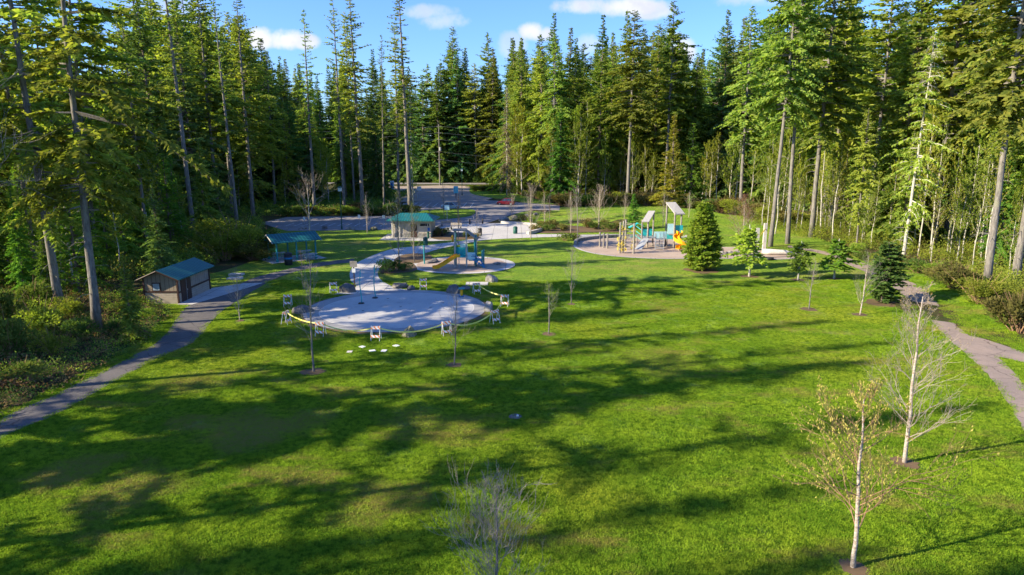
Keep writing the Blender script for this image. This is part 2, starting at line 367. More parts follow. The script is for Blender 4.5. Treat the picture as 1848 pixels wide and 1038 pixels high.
sheet('splash_pad', circ(PC[0]+.15, PC[1]-.1, 6.66, n=96), .058, MAT['pad'], 3.)
for i_, (u_, v_) in enumerate(((630, 575), (723, 555), (655, 562), (777, 556), (800, 548), (700, 540))):
    dx_, dy_ = P(u_, v_); sheet('pad_drain', circ(dx_, dy_, .13, n=12), .066, MAT['rock_dark'], 99.)
sheet('splash_pad_verge', circ(PC[0], PC[1]-.25, 8.35, n=96), .012, MAT['mulch'], 3.)
sheet('parking_lot', [P(*q) for q in ((470, 402), (518, 392), (600, 391), (735, 390), (722, 379), (728, 367), (770, 361), (860, 360), (930, 365), (1010, 371), (1010, 380), (958, 379), (930, 386), (885, 401), (850, 409), (705, 415), (518, 417), (490, 409))], .02, MAT['lot'], 8.)
sheet('lot_entry_gravel', [P(*q) for q in ((652, 343), (700, 337), (800, 334.5), (850, 336), (905, 352), (880, 361), (770, 362), (700, 366), (660, 360))], .014, MAT['gravel'], 10.)
sheet('grass_island', smoothpoly([P(*q) for q in ((738, 390), (765, 381), (810, 378), (850, 379), (858, 384), (845, 391), (800, 396), (765, 398))], True, 4), .15, MAT['lawn'], 4., .15)
sheet('far_verge', smoothpoly([P(*q) for q in ((852, 339), (890, 344), (940, 352), (975, 362), (1000, 368), (960, 368), (925, 362), (885, 357), (850, 349))], True, 4), .02, MAT['lawn'], 8.)
sheet('road', [(-260, 292), (160, 268), (160, 259), (-260, 280)], .024, MAT['lot'], 20.)
sheet('left_road', [P(*q) for q in ((440, 360), (600, 359), (660, 352), (660, 347), (600, 354), (440, 355))], .03, MAT['path_pale'], 12.)
PLZ = (-4., 118.5)
sheet('plaza', circ(*PLZ, 9.6), .036, MAT['conc'], 4.)
mk = MB()
for i in range(9):
    x, y = P(748+i*13, 369); mk.add([(x, y-9, .03), (x+.12, y-9, .03), (x+.12, y+5, .03), (x, y+5, .03)], [(0, 1, 2, 3)])
for i in range(12):
    x, y = P(530+i*15, 403); mk.add([(x, y-5, .03), (x+.11, y-5, .03), (x+.11, y, .03), (x, y, .03)], [(0, 1, 2, 3)])
mk.build('lot_markings', MAT['paint'])['kind'] = 'structure'
# playgrounds
G1 = (-5.9, 82.)
sheet('small_playground_edge', circ(*G1, 6.3), .05, MAT['conc'], 3.); sheet('small_playground_chips', circ(G1[0]-.2, G1[1], 5.5), .062, MAT['chips'], 3.)
sheet('planting_bed', smoothpoly([P(*q) for q in ((684, 489), (690, 480), (712, 474), (740, 474), (752, 483), (748, 490), (712, 494), (690, 494))]), .056, MAT['mulch'], 3.)
sheet('planting_bed', smoothpoly([P(*q) for q in ((711, 470), (726, 461), (752, 458), (778, 462), (776, 471), (750, 476), (722, 475))]), .056, MAT['mulch'], 3.)
sheet('planting_bed', smoothpoly([P(*q) for q in ((768, 424), (790, 421), (850, 427), (868, 430), (840, 433), (790, 433))]), .056, MAT['mulch'], 3.)
sheet('planting_bed', smoothpoly([P(*q) for q in ((960, 412), (990, 405), (1060, 410), (1110, 414), (1130, 419), (1060, 420), (975, 421))]), .056, MAT['mulch'], 3.)
big = [(8.9, 97.5), (10.5, 91.5), (14, 88), (19, 86.3), (25, 86.6), (30, 86.2), (35, 86), (38.8, 89), (38.5, 93), (34, 96.2), (29.5, 97.5), (27, 103), (22, 106.5), (15, 106.5), (10.5, 103)]
bigs = smoothpoly(big, True, 6)
sheet('large_playground_edge', bigs, .05, MAT['conc'], 3.)
cxg, cyg = 22.5, 95.5
def shrink(poly, d):
    out = []
    for i in range(len(poly)):
        a, b = poly[i-1], poly[(i+1) % len(poly)]; dx, dy = b[0]-a[0], b[1]-a[1]; l = math.hypot(dx, dy)+1e-9
        out.append((poly[i][0]-dy/l*d, poly[i][1]+dx/l*d))
    return out
inner = shrink(bigs, .35)
sheet('large_playground_chips', inner, .064, MAT['chips'], 3.)
# low playground wall on the far-left side
def arc_wall(name, label, pts, w, h, mat, cat='wall', z=0.):
    pts = smoothpoly(pts, False, 6); mbw = MB(); l = []; r = []
    for i, p in enumerate(pts):
        a = pts[max(i-1, 0)]; b = pts[min(i+1, len(pts)-1)]; dx, dy = b[0]-a[0], b[1]-a[1]; q = math.hypot(dx, dy)
        l.append((p[0]-dy/q*w/2, p[1]+dx/q*w/2)); r.append((p[0]+dy/q*w/2, p[1]-dx/q*w/2))
    c = pts[len(pts)//2]; poly = [(x-c[0], y-c[1]) for x, y in r+l[::-1]]
    n = len(pts); v = [(x, y, -.05) for x, y in poly]+[(x, y, h) for x, y in poly]; N = 2*n
    f = [(i, i+1, N+i+1, N+i) for i in range(N-1)]+[(N-1, 0, N, 2*N-1)]+[(N+i, N+i+1, 2*N-2-i, 2*N-1-i) for i in range(n-1)]
    mbw.add(v, f)
    o = mbw.build(name, mat, loc=(c[0], c[1], z)); return tag(o, label, cat)
arc_wall('retaining_wall', 'low grey curved wall along the back of the large chip playground', [(9.2, 98.5), (10.3, 103.2), (15, 107), (20, 107.6), (25, 106)], .45, .5, MAT['rock'])
arc_wall('seat_wall', 'low curved stone seat wall on the restroom side of the plaza', [(PLZ[0]-9, PLZ[1]+3), (PLZ[0]-9.4, PLZ[1]-3), (PLZ[0]-6.5, PLZ[1]-7.3), (PLZ[0]-1, PLZ[1]-9.3)], .5, .5, MAT['rock'])
arc_wall('seat_wall', 'low curved stone seat wall around the shrub side of the plaza', [(PLZ[0]+2, PLZ[1]+9.2), (PLZ[0]+7.5, PLZ[1]+6), (PLZ[0]+9.6, PLZ[1]), (PLZ[0]+6.6, PLZ[1]-7)], .5, .5, MAT['log'])

def inside_np(poly, X, Y):
    c = np.zeros(len(X), bool); n = len(poly); j = n-1
    for i in range(n):
        xi, yi = poly[i]; xj, yj = poly[j]
        if yi != yj: c ^= ((yi > Y) != (yj > Y)) & (X < (xj-xi)*(Y-yi)/(yj-yi)+xi)
        j = i
    return c
RINGS = ((1540, 1024, .52), (1632, 835, .62), (820, 659, .55), (566, 671, .75), (990, 603, .55), (433, 579, .35), (1460, 558, .7), (1552, 568, .6), (1352, 499, .9), (1440, 505, .7), (1505, 503, .7), (1031, 549, .4), (1265, 488, 1.9), (1591, 547, 1.6), (930, 752, .1))
def points_on_lawn(n, seed, ymax):
    rng = np.random.default_rng(seed); Y = 15+(ymax-15)*rng.random(n*3)**1.25; X = (rng.random(n*3)*2-1)*(.8*Y+3)
    k = inside_np(LAWN, X, Y) & ~inside_np(LPATH, X, Y) & ~inside_np(RPATH, X, Y) & ((X-PC[0])**2+(Y-PC[1])**2 > 8.3**2) & ~((X < -25) & (Y > 59.5) & (Y < 71))
    for u, v, r in RINGS:
        a, b = P(u, v); k &= (X-a)**2+(Y-b)**2 > (r+.3)**2
    for poly in BR: k &= ~inside_np(poly, X, Y)
    return X[k][:n], Y[k][:n]
BR = [smoothpoly([P(*q) for q in ((1740, 610), (1759, 608), (1800, 620), (1848, 636), (1900, 650), (1905, 668), (1848, 655), (1805, 645), (1780, 652))], True, 4), smoothpoly([P(*q) for q in cl], False, 4)+smoothpoly([P(*q) for q in cr], False, 4)[::-1]]
def tufts():
    rng = np.random.default_rng(3); srcs = []
    for v in range(2):
        g = MB(); n = 150; a = rng.uniform(0, 6.28, n); r = .42*rng.random(n)**.6; c = np.column_stack([r*np.cos(a), r*np.sin(a), np.full(n, -.01)])
        d = norm(rng.normal(0, .75, (n, 3))*np.array((1, 1, 0))+np.array((0, 0, 1.))); h = rng.uniform(.035, .085, n)[:, None]; s = norm(np.cross(d, rng.normal(0, 1, (n, 3))))*.011
        g.quads(np.stack([c-s, c+s, c+d*h+s*.5, c+d*h-s*.5], 1)); o = g.build('tuft', MAT['blades']); COL.objects.unlink(o); srcs.append(o)
    X, Y = points_on_lawn(30000, 5, 72)
    me = bpy.data.meshes.new('grass'); me.from_pydata([(x, y, H(x, y)) for x, y in zip(X, Y)], [], []); o = bpy.data.objects.new('grass', me); COL.objects.link(o)
    g = bpy.data.node_groups.new('grass', 'GeometryNodeTree'); g.interface.new_socket('Geometry', in_out='INPUT', socket_type='NodeSocketGeometry'); g.interface.new_socket('Geometry', in_out='OUTPUT', socket_type='NodeSocketGeometry')
    N = g.nodes.new; L = g.links.new; gi = N('NodeGroupInput'); go = N('NodeGroupOutput'); join = N('GeometryNodeJoinGeometry'); inv = None
    for q, src in enumerate(srcs):
        oi = N('GeometryNodeObjectInfo'); oi.inputs['Object'].default_value = src; ip = N('GeometryNodeInstanceOnPoints')
        rv = N('FunctionNodeRandomValue'); rv.data_type = 'BOOLEAN'; rv.inputs['Probability'].default_value = .6; rv.inputs['Seed'].default_value = q
        rr = N('FunctionNodeRandomValue'); rr.data_type = 'FLOAT_VECTOR'; rr.inputs[0].default_value = (0, 0, 0); rr.inputs[1].default_value = (0, 0, 6.28)
        rs = N('FunctionNodeRandomValue'); rs.data_type = 'FLOAT'; rs.inputs[2].default_value = .7; rs.inputs[3].default_value = 1.5; rs.inputs['Seed'].default_value = q+9
        L(gi.outputs[0], ip.inputs['Points']); L(rv.outputs[3], ip.inputs['Selection']); L(oi.outputs['Geometry'], ip.inputs['Instance']); L(rr.outputs[0], ip.inputs['Rotation']); L(rs.outputs[1], ip.inputs['Scale']); L(ip.outputs[0], join.inputs[0])
    L(join.outputs[0], go.inputs[0]); md = o.modifiers.new('scatter', 'NODES'); md.node_group = g
    tag(o, 'short green grass blades growing over the whole lawn', 'grass', None, 'stuff')
def norm(a): return a/(np.linalg.norm(a, axis=-1, keepdims=True)+1e-9)
tufts()
# ------------------------------------------------------------------ plant meshes (shared between copies)
def norm(a): return a/(np.linalg.norm(a, axis=-1, keepdims=True)+1e-9)
def sprays(mb, c, d, l, w, rng, m=0, fan=2, spread=.5, hang=.25, roll=.6):
    """small pointed leaf sprays: c start points, d directions"""
    c = np.asarray(c); d = norm(np.asarray(d)); n = len(c)
    for k in range(fan):
        a = (k-(fan-1)/2)*spread+rng.normal(0, .18, n)
        up = norm(np.array((0, 0, 1.))+rng.normal(0, roll, (n, 3)))
        s = norm(np.cross(d, up)); dd = norm(d*np.cos(a)[:, None]+s*np.sin(a)[:, None]+np.array((0, 0, -hang))*rng.uniform(.2, 1.4, (n, 1)))
        s2 = norm(np.cross(dd, up)); L = (l*rng.uniform(.7, 1.2, n))[:, None]; W = (w*rng.uniform(.7, 1.25, n))[:, None]
        q = np.stack([c, c+dd*L*.4+s2*W*.5, c+dd*L, c+dd*L*.5-s2*W*.5], 1); mb.quads(q, m)
def trunk_mesh(name, seed, Ht, r, mat, lean=.25, sides=9, snag=0):
    rng = np.random.default_rng(seed); k = 14; z = np.linspace(0, Ht, k)
    off = np.cumsum(rng.normal(0, lean/8, (k, 2)), 0); off -= off[0]
    rr = r*(1-z/Ht)**.8*.93+.02; rr[0] *= 1.3
    pts = np.column_stack([off, z]); mb = MB(); z0 = pts.copy(); z0[0, 2] = -.4; mb.tube(z0, rr, sides)
    o = mb.build(name, mat, smooth=True); me = o.data; bpy.data.objects.remove(o)
    return me, pts, rr
def conifer(seed, Ht=38, r=.42, base=.4, Lmax=4.4, mat='fir', bark='bark_grey', droop=.35, rise=.25, dz=.62, nb=5, step=.42, tw=.9, sp=.30, prof='fir', gap=.1, fan=2, hang=.25, dead=14, barefrac=.12, topfrac=.0, irregular=.3, lean=.25):
    rng = np.random.default_rng(seed)
    tr, tp, rr = trunk_mesh('trunk', seed, Ht, r, MAT[bark], lean)
    mb = MB(); axis = lambda z: np.array([np.interp(z, tp[:, 2], tp[:, 0]), np.interp(z, tp[:, 2], tp[:, 1])])
    zb = Ht*base; z = zb; side = rng.uniform(0, 6.28)
    while z < Ht-.25:
        t = (z-zb)/(Ht-zb)
        if prof == 'fir': pr = min(1., .55+t*2.2)*(1-t)**.75
        elif prof == 'cone': pr = (1-t)**.9
        elif prof == 'bushy': pr = min(1., .8+t)*(1-t)**.62
        elif prof == 'thin': pr = min(1., .5+t*3)*(1-t)**.55*.8
        else: pr = min(1, .35+t*1.5)*(1-t)**.6
        n = rng.poisson(nb) if t < .9 else 4
        for _ in range(max(2, n)):
            if rng.random() < gap: continue
            az = rng.uniform(0, 6.28); zz = z+rng.uniform(-.3, .3)*dz
            L = max(.3, Lmax*pr*(1+rng.normal(0, irregular))*(1+.22*math.cos(az-side)))
            k = max(3, int(L/step)); s = np.linspace(0, 1, k+1)
            up = rise*(1+t*1.3)+rng.normal(0, .08); dr = droop*(1-t*.75)+rng.normal(0, .07)
            ca, sa = math.cos(az+rng.normal(0, .05)), math.sin(az)
            rad = L*s; hz = L*(up*s-dr*s**1.7*1.3); wig = np.cumsum(rng.normal(0, .03*L/k, k+1))
            ax = axis(zz); pts = np.column_stack([ax[0]+ca*rad-sa*wig, ax[1]+sa*rad+ca*wig, zz+hz])
            mb.tube(pts[[0, k//2, k]], [.035+.012*L, .02+.006*L, .008], 3, 1, cap=False)
            j = s > barefrac+rng.uniform(0, .12); j[-1] = True
            c = pts[j]; sj = s[j]; dirv = norm(np.gradient(pts, axis=0))[j]; lat = np.array((-sa, ca, 0))
            ll = np.clip(.25*L*(1.15-sj)+.25, .22, tw)*rng.uniform(.75, 1.25, len(c))
            for sg in (-1, 1):
                cc = c+rng.normal(0, .05, c.shape); ang = rng.uniform(.7, 1.1, len(c))
                d = dirv*np.cos(ang)[:, None]+lat*sg*np.sin(ang)[:, None]
                sprays(mb, cc, d, ll, ll*sp+.07, rng, 0, fan, .55, hang)
            sprays(mb, c, dirv, ll*.8, ll*sp+.06, rng, 0, 1, .3, hang)
            if L > 2.2:      # second storey of sprays hanging below and standing above the branch
                sprays(mb, c+rng.normal(0, .12, c.shape), dirv+rng.normal(0, .6, c.shape)+np.array((0, 0, -.25)), ll*.8, ll*sp+.05, rng, 0, 1, .3, hang)
        z += dz*rng.uniform(.7, 1.35)*(1 if t < .75 else .7)
    for _ in range(dead):       # dead snags on the bare bole
        zz = rng.uniform(.1, 1)*zb+.5; az = rng.uniform(0, 6.28); L = rng.uniform(.5, 2.2); ax = axis(zz)
        a = np.array((ax[0], ax[1], zz)); d = np.array((math.cos(az), math.sin(az), rng.uniform(-.35, .1)))
        mb.tube([a, a+d*L*.6, a+d*L+np.array((0, 0, -.2*L))], [.035, .022, .008], 3, 1, cap=False)
    if topfrac:
        for _ in range(60):
            zz = Ht*(1-topfrac*rng.random()); az = rng.uniform(0, 6.28); L = rng.uniform(.5, 2.0)*min(1, (Ht-zz)/3+.25); ax = axis(zz)
            a = np.array((ax[0], ax[1], zz)); d = np.array((math.cos(az), math.sin(az), -.3))
            mb.tube([a, a+d*L*.6, a+d*L+np.array((0, 0, -.35*L))], [.03, .02, .008], 3, 1, cap=False)
    o = mb.build('crown', [MAT[mat], MAT[bark]]); me = o.data; bpy.data.objects.remove(o)
    return tr, me, Ht
RMIN = .004
def fork(mb, rng, p, d, L, r, depth, up=.25, spread=.6, nchild=3, m=0, tips=None, wob=.12):
    k = 4; pts = [p]; dd = d
    for _ in range(k):
        dd = dd+rng.normal(0, wob, 3)+np.array((0, 0, up*.25)); dd /= np.linalg.norm(dd); pts.append(pts[-1]+dd*L/k)
    pts = np.array(pts); mb.tube(pts, np.linspace(r, r*.45, k+1), 4 if r > .012 else 3, m, cap=False)
    if tips is not None and depth <= 1: tips += [(q, dd) for q in pts[1:]]
    if depth == 0: return
    for i in range(nchild):
        t = rng.uniform(.25, 1) if i else 1.
        q = pts[min(k, int(t*k))]; a = rng.normal(0, 1, 3); a -= dd*a.dot(dd); a /= np.linalg.norm(a)+1e-9
        nd_ = dd*math.cos(spread)+a*math.sin(spread); fork(mb, rng, q, nd_/np.linalg.norm(nd_), L*rng.uniform(.5, .75), max(RMIN, r*.55), depth-1, up, spread*rng.uniform(.7, 1.2), nchild, m, tips, wob)
def baretree(seed, Ht=7, r=.07, base=.25, L0=.33, depth=2, nbr=22, up=.35, ang=.9, bark='bark_grey', twig='twig', leaf=None, nleaf=0, lsize=.06, conic=.7, nchild=3, lean=.03, hang=0, thick=1.):
    rng = np.random.default_rng(seed)
    tr, tp, rr = trunk_mesh('trunk', seed, Ht, r, MAT[bark], lean*Ht, 7)
    mb = MB(); tips = []
    for i in range(nbr):
        t = base+(1-base)*(i+rng.random())/nbr; z = t*Ht
        a = rng.uniform(0, 6.28); el = ang*(1-.45*t); L = Ht*L0*((1-t)**conic*.95+.12)*rng.uniform(.7, 1.25)
        p = np.array([np.interp(z, tp[:, 2], tp[:, 0]), np.interp(z, tp[:, 2], tp[:, 1]), z])
        d = np.array((math.cos(a)*math.sin(el), math.sin(a)*math.sin(el), math.cos(el)))
        fork(mb, rng, p, d, L, max(.008, r*.33*(1-t*.6)*thick), depth, up, .55, nchild, 1, tips)
    if nleaf:
        ix = rng.integers(0, len(tips), nleaf); c = np.array([tips[i][0] for i in ix])+rng.normal(0, .04, (nleaf, 3)); d = rng.normal(0, 1, (nleaf, 3)); d[:, 2] -= hang
        sprays(mb, c, d, np.full(nleaf, lsize), np.full(nleaf, lsize*(.35 if hang else .7)), rng, 0, 1, 0, 0, 1.)
    o = mb.build('crown', [MAT[leaf or 'alderleaf'], MAT[twig]]); me = o.data; bpy.data.objects.remove(o)
    return tr, me, Ht
def alder(seed, Ht=20, r=.13, leaf='alderleaf', nleaf=2600, lsize=.22, base=.3, L0=.17, bark='bark_pale', twig='twig_pale', nbr=26):
    return baretree(seed, Ht, r, base, L0, 1, nbr, .5, .95, bark, twig, leaf, nleaf, lsize, .45, 3, .035, 0)
def shrub(seed, rx=1.5, h=1.8, mat='bush_green', n=2600, ls=.16, stems=26, twig='twig_brown', upright=.4, clump=13):
    rng = np.random.default_rng(seed); mb = MB(); cen = []
    for _ in range(clump):
        a = rng.uniform(0, 6.28); q = rng.uniform(0, .8)*rx; cen.append((math.cos(a)*q, math.sin(a)*q, rng.uniform(.3, .85)*h, rng.uniform(.22, .48)))
    for i in range(stems):
        c = cen[i % clump]; e = np.array((c[0], c[1], c[2]))+rng.normal(0, .28, 3)*np.array((rx, rx, h*.8)); e[2] = abs(e[2])+.2*h
        mb.tube([np.array((c[0]*.25, c[1]*.25, -.1)), e*np.array((.55, .55, .6)), e*1.05], [.035, .02, .006], 3, 1, cap=False)
    ci = rng.integers(0, clump, n); C = np.array([c[:3] for c in cen])[ci]; S = np.array([c[3] for c in cen])[ci]
    d = norm(rng.normal(0, 1, (n, 3))); rad = rng.uniform(.25, 1, n)**.5
    p = C+d*(rad*S)[:, None]*np.array((rx, rx, h*.62)); p[:, 2] = np.abs(p[:, 2]-.03)+.03
    dd = d+rng.normal(0, .6, (n, 3))+np.array((0, 0, upright))
    sprays(mb, p, dd, np.full(n, ls), np.full(n, ls*.55), rng, 0, 1, 0, 0, 1.)
    o = mb.build('foliage', [MAT[mat], MAT[twig]]); me = o.data; bpy.data.objects.remove(o)
    return None, me, h
# ------------------------------------------------------------------ prototypes
T = {}
T['tall'] = [conifer(11, 38, .34, .40, 5.4, 'fir', 'bark_grey', .42, .2, dz=.5, nb=5.6, sp=.4, tw=1.0), conifer(12, 38, .33, .34, 5.0, 'fir', 'bark_grey', .46, .2, gap=.14, dz=.52, nb=5.6, sp=.4, tw=1.0), conifer(13, 38, .31, .46, 4.9, 'fir', 'bark_grey', .34, .25, gap=.12, dz=.52, nb=5.6, sp=.4, tw=1.)]
T['near'] = [conifer(21, 38, .37, .22, 6.0, 'fir', 'bark_grey', .46, .12, dz=.95, nb=4.2, step=.27, tw=.8, sp=.26, gap=.12, fan=3, irregular=.4), conifer(22, 38, .37, .26, 5.8, 'fir', 'bark_grey', .48, .15, dz=.95, nb=4.2, step=.27, tw=.8, sp=.26, gap=.12, fan=3, irregular=.4)]
T['sparse'] = [conifer(31, 42, .36, .38, 3.3, 'fir', 'bark_grey', .26, .22, dz=.72, nb=4.4, prof='thin', gap=.2, dead=30, tw=.6, sp=.4), conifer(32, 42, .34, .42, 3.1, 'fir', 'bark_grey', .28, .25, dz=.75, nb=4.4, prof='thin', gap=.22, dead=30, tw=.6, sp=.4), conifer(33, 42, .36, .32, 3.6, 'fir', 'bark_grey', .26, .2, dz=.72, nb=4.6, prof='thin', gap=.18, dead=34, tw=.65, sp=.4)]
T['full'] = [conifer(41, 34, .32, .04, 5.2, 'fir_deep', 'bark_brown', .42, .22, prof='cone', dz=.5, nb=6.4, gap=.04, dead=0, sp=.42, tw=1.05), conifer(42, 34, .32, .06, 4.8, 'fir', 'bark_brown', .45, .22, prof='cone', dz=.5, nb=6.4, gap=.04, dead=0, sp=.42, tw=1.05), conifer(43, 34, .32, .12, 5.6, 'fir_deep', 'bark_brown', .36, .26, dz=.52, nb=6.2, gap=.05, dead=6, sp=.42, tw=1.05)]
T['bright'] = [conifer(51, 32, .30, .06, 5.2, 'hemlock', 'bark_brown', .55, .25, prof='round', dz=.52, nb=6.2, hang=.5, gap=.07, dead=0, sp=.38, tw=1.), conifer(52, 32, .28, .2, 5.2, 'hemlock', 'bark_grey', .5, .22, prof='round', dz=.54, nb=5.8, hang=.45, gap=.1, dead=8, sp=.38, tw=1.), conifer(53, 32, .30, .04, 4.6, 'cedar', 'bark_brown', .5, .25, prof='cone', dz=.48, nb=6.6, hang=.5, gap=.04, dead=0, sp=.42, tw=1.)]
T['oldman'] = [conifer(61, 30, .26, .12, 3.0, 'lichen', 'bark_pale', .75, .15, dz=.6, nb=5.6, hang=.9, gap=.12, dead=10, topfrac=.12, prof='cone'), conifer(62, 32, .26, .2, 4.4, 'hemlock', 'bark_pale', .6, .15, dz=.7, nb=4.8, hang=.8, gap=.22, dead=20, topfrac=.25, prof='round')]
T['young'] = [conifer(71, 8, .14, .02, 2.15, 'young', 'bark_brown', .05, .30, prof='bushy', dz=.125, nb=8.5, step=.2, tw=.42, sp=.5, fan=2, gap=.02, dead=0, barefrac=.2, irregular=.13, lean=.05), conifer(72, 8, .12, .05, 2.3, 'cedar', 'bark_brown', .25, .18, prof='cone', dz=.22, nb=6, step=.22, tw=.45, sp=.35, gap=.05, dead=0, irregular=.22), conifer(73, 8, .13, .04, 2.2, 'bush_dark', 'bark_brown', .15, .25, prof='round', dz=.18, nb=7, step=.2, tw=.45, sp=.4, gap=.02, dead=0, irregular=.2)]
T['midcone'] = [conifer(81, 16, .2, .04, 2.6, 'gold', 'bark_brown', .25, .25, prof='cone', dz=.36, nb=6, step=.3, tw=.6, gap=.06, dead=0), conifer(82, 16, .2, .04, 3.0, 'cedar', 'bark_brown', .3, .25, prof='cone', dz=.36, nb=6, step=.3, tw=.6, gap=.05, dead=0), conifer(83, 16, .2, .04, 3.4, 'young', 'bark_brown', .4, .15, prof='cone', dz=.55, nb=5, step=.3, tw=.6, gap=.12, dead=0)]
T['sapling'] = [conifer(91, 4, .07, .32, 1.15, 'young', 'bark_pale', .3, .25, prof='cone', dz=.13, nb=5, step=.13, tw=.3, sp=.4, gap=.05, dead=0), conifer(92, 4, .07, .28, 1.4, 'cedar', 'bark_pale', .45, .2, prof='round', dz=.13, nb=5, step=.13, tw=.34, sp=.4, gap=.12, dead=0)]
T['alder'] = [alder(101, nleaf=5200), alder(102, 20, .12, nleaf=6500, base=.15), alder(103, 20, .14, nleaf=3800, base=.25), alder(104, 20, .11, 'bush_green', 6500, .26, base=.08, L0=.2)]
T['greenalder'] = [alder(105, 20, .15, 'alderleaf', 9000, .26, base=.1, L0=.22, nbr=40), alder(106, 20, .15, 'bush_green', 10000, .28, base=.08, L0=.24, nbr=40)]
RMIN = .007
T['thinbare'] = [baretree(111, 6, .055, .25, .30, 2, 18, .45, .8), baretree(112, 6, .055, .2, .34, 2, 20, .5, .75, bark='bark_grey', twig='twig'), baretree(113, 6, .055, .3, .26, 2, 18, .6, .6, twig='twig_brown')]
T['whitebare'] = [baretree(121, 8, .075, .15, .34, 2, 30, .6, .7, 'bark_birch', 'twig_pale'), baretree(122, 8, .08, .12, .38, 2, 34, .55, .8, 'bark_birch', 'twig_pale')]
T['bigbare'] = [baretree(131, 9, .13, .2, .5, 3, 11, .5, .75, 'bark_pale', 'twig_pale', conic=.5, thick=1.6)]
T['goldbare'] = [baretree(141, 9, .1, .15, .36, 2, 34, .5, .8, 'bark_birch', 'twig_pale', 'bracken', 2600, .13)]
T['budding'] = [baretree(151, 5, .05, .3, .3, 2, 20, .5, .8, leaf='alderleaf', nleaf=700, lsize=.07), baretree(152, 8, .07, .12, .32, 2, 34, .5, .8, 'bark_grey', 'twig', 'alderleaf', 900, .09)]
RMIN = .0065
T['catkin'] = [baretree(161, 6.4, .075, .2, .36, 3, 24, .2, 1.1, 'bark_birch', 'twig_brown', 'catkin', 1700, .12, .6, hang=3., thick=1.2, nchild=3)]
T['paperbirch'] = [baretree(171, 8.2, .085, .12, .24, 3, 34, .3, 1.0, 'bark_birch', 'twig_pale', 'catkin', 900, .06, .6, hang=1., thick=1.)]
RMIN = .006
T['foretree'] = [baretree(181, 5.8, .055, .2, .36, 3, 34, .45, 1.0, 'bark_grey', 'twig', conic=.55, thick=1.)]
RMIN = .012
T['greysnag'] = [baretree(191, 16, .18, .45, .45, 3, 18, .2, 1.1, 'bark_grey', 'twig', conic=.4, thick=.6)]
T['shrub'] = [shrub(201), shrub(202, 1.7, 1.5, 'bush_dark', 3000), shrub(203, 1.6, 2.2, 'bush_brown', 3600, .22, 60, upright=1.4), shrub(204, 1.4, 1.2, 'bracken', 1800, .2, 40, upright=.8), shrub(205, 1.8, 2.4, 'bush_green', 4200, .15)]
T['lowplant'] = [shrub(211, .8, .8, 'bush_dark', 900, .14, 14), shrub(212, .8, .8, 'bush_brown', 900, .13, 20), shrub(213, .9, .9, 'bush_green', 900, .12, 14)]
rnd = random.Random(5)
def plant(kind, var, x, y, Ht, name, label, cat, group=None, wide=1., rz=None, z=None):
    tr, cr, h0 = T[kind][var % len(T[kind])]
    s = Ht/h0; ws = s*wide
    o = bpy.data.objects.new(name, None); COL.objects.link(o); o.empty_display_size = .5
    o.location = (x, y, (H(x, y) if z is None else z)-.02); o.rotation_euler = (rnd.gauss(0, .012), rnd.gauss(0, .012), rnd.uniform(0, 6.28) if rz is None else rz); o.scale = (ws, ws, s)
    tag(o, label, cat, group)
    for me, nm in ((tr, 'trunk'), (cr, 'crown' if tr else 'foliage')):
        if me: c = bpy.data.objects.new(nm, me); COL.objects.link(c); c.parent = o
    if tr is None:   # a shrub has one part: make it the thing itself
        c.parent = None; c.location = o.location; c.rotation_euler = o.rotation_euler; c.scale = o.scale; bpy.data.objects.remove(o); c.name = name; tag(c, label, cat, group); return c
    return o
def tp(kind, var, u, v, vt, name, label, cat='tree', group=None, wide=1., rz=None, Y=None):
    """tree by the pixel of its foot (u, v) and the row of its top"""
    if Y: x, y = XY(u, v, Y), Y
    else: x, y = P(u, v)
    Ht = ztop(y, vt)-H(x, y); return plant(kind, var, x, y, Ht, name, label, cat, group, wide, rz)
# ------------------------------------------------------------------ the trees one can tell apart
FIR, TR = 'fir_tree', 'tree'
# left edge, near
tp('near', 0, 110, 562, -330, FIR, 'tall fir with thick grey trunk, leftmost of two big trunks by the left path', wide=.95, rz=1.1)
tp('near', 1, 175, 590, -330, FIR, 'tall fir with a thick dark trunk nearest the left path, left of the shed', wide=.95, rz=4.1)
tp('sparse', 0, 350, 425, -150, FIR, 'very tall bare-boled fir rising straight above the shed roof', rz=.4)
tp('tall', 1, 395, 405, -40, FIR, 'tall fir with a slim bole between the shed fir and the yellow-green bush')
tp('sparse', 1, 428, 398, -20, FIR, 'thin tall fir standing behind the yellow-green bush', Y=120)
tp('sparse', 2, 457, 388, -8, FIR, 'tall thin-topped fir, first of the row before the open sky on the left', Y=135, wide=1.15)
tp('sparse', 0, 568, 384, 15, FIR, 'tall narrow fir behind the large bare tree, its tip just below the picture edge', Y=150, rz=2)
tp('sparse', 1, 622, 384, -8, FIR, 'tall narrow fir beside the lamp post on the lot verge', Y=150, rz=3)
tp('sparse', 2, 655, 381, -12, FIR, 'tall fir with the thickest bole of the lot verge row', Y=150, wide=1.25, rz=5)
tp('sparse', 1, 693, 376, 62, FIR, 'thin shorter fir between the thick-boled fir and the double trunk', Y=158, wide=.7, rz=1)
tp('sparse', 0, 741, 378, -22, FIR, 'tall fir with spreading thin top right above the restroom roof', Y=150, wide=1.35, rz=4)
tp('oldman', 1, 746, 377, 120, TR, 'greyish lichen-hung conifer close beside the tall fir above the restroom', Y=153, wide=.8)
tp('sparse', 2, 720, 366, 40, FIR, 'mid-height fir just behind and left of the tall fir above the restroom', Y=172, wide=1.0)
tp('tall', 0, 640, 372, 20, FIR, 'bushy-topped fir just behind the thick-boled fir of the lot row', Y=176, wide=.7)
tp('full', 1, 240, 614, 458, 'young_conifer', 'loose young conifer in front of the shed gable, by the left path', 'tree', wide=1.05)
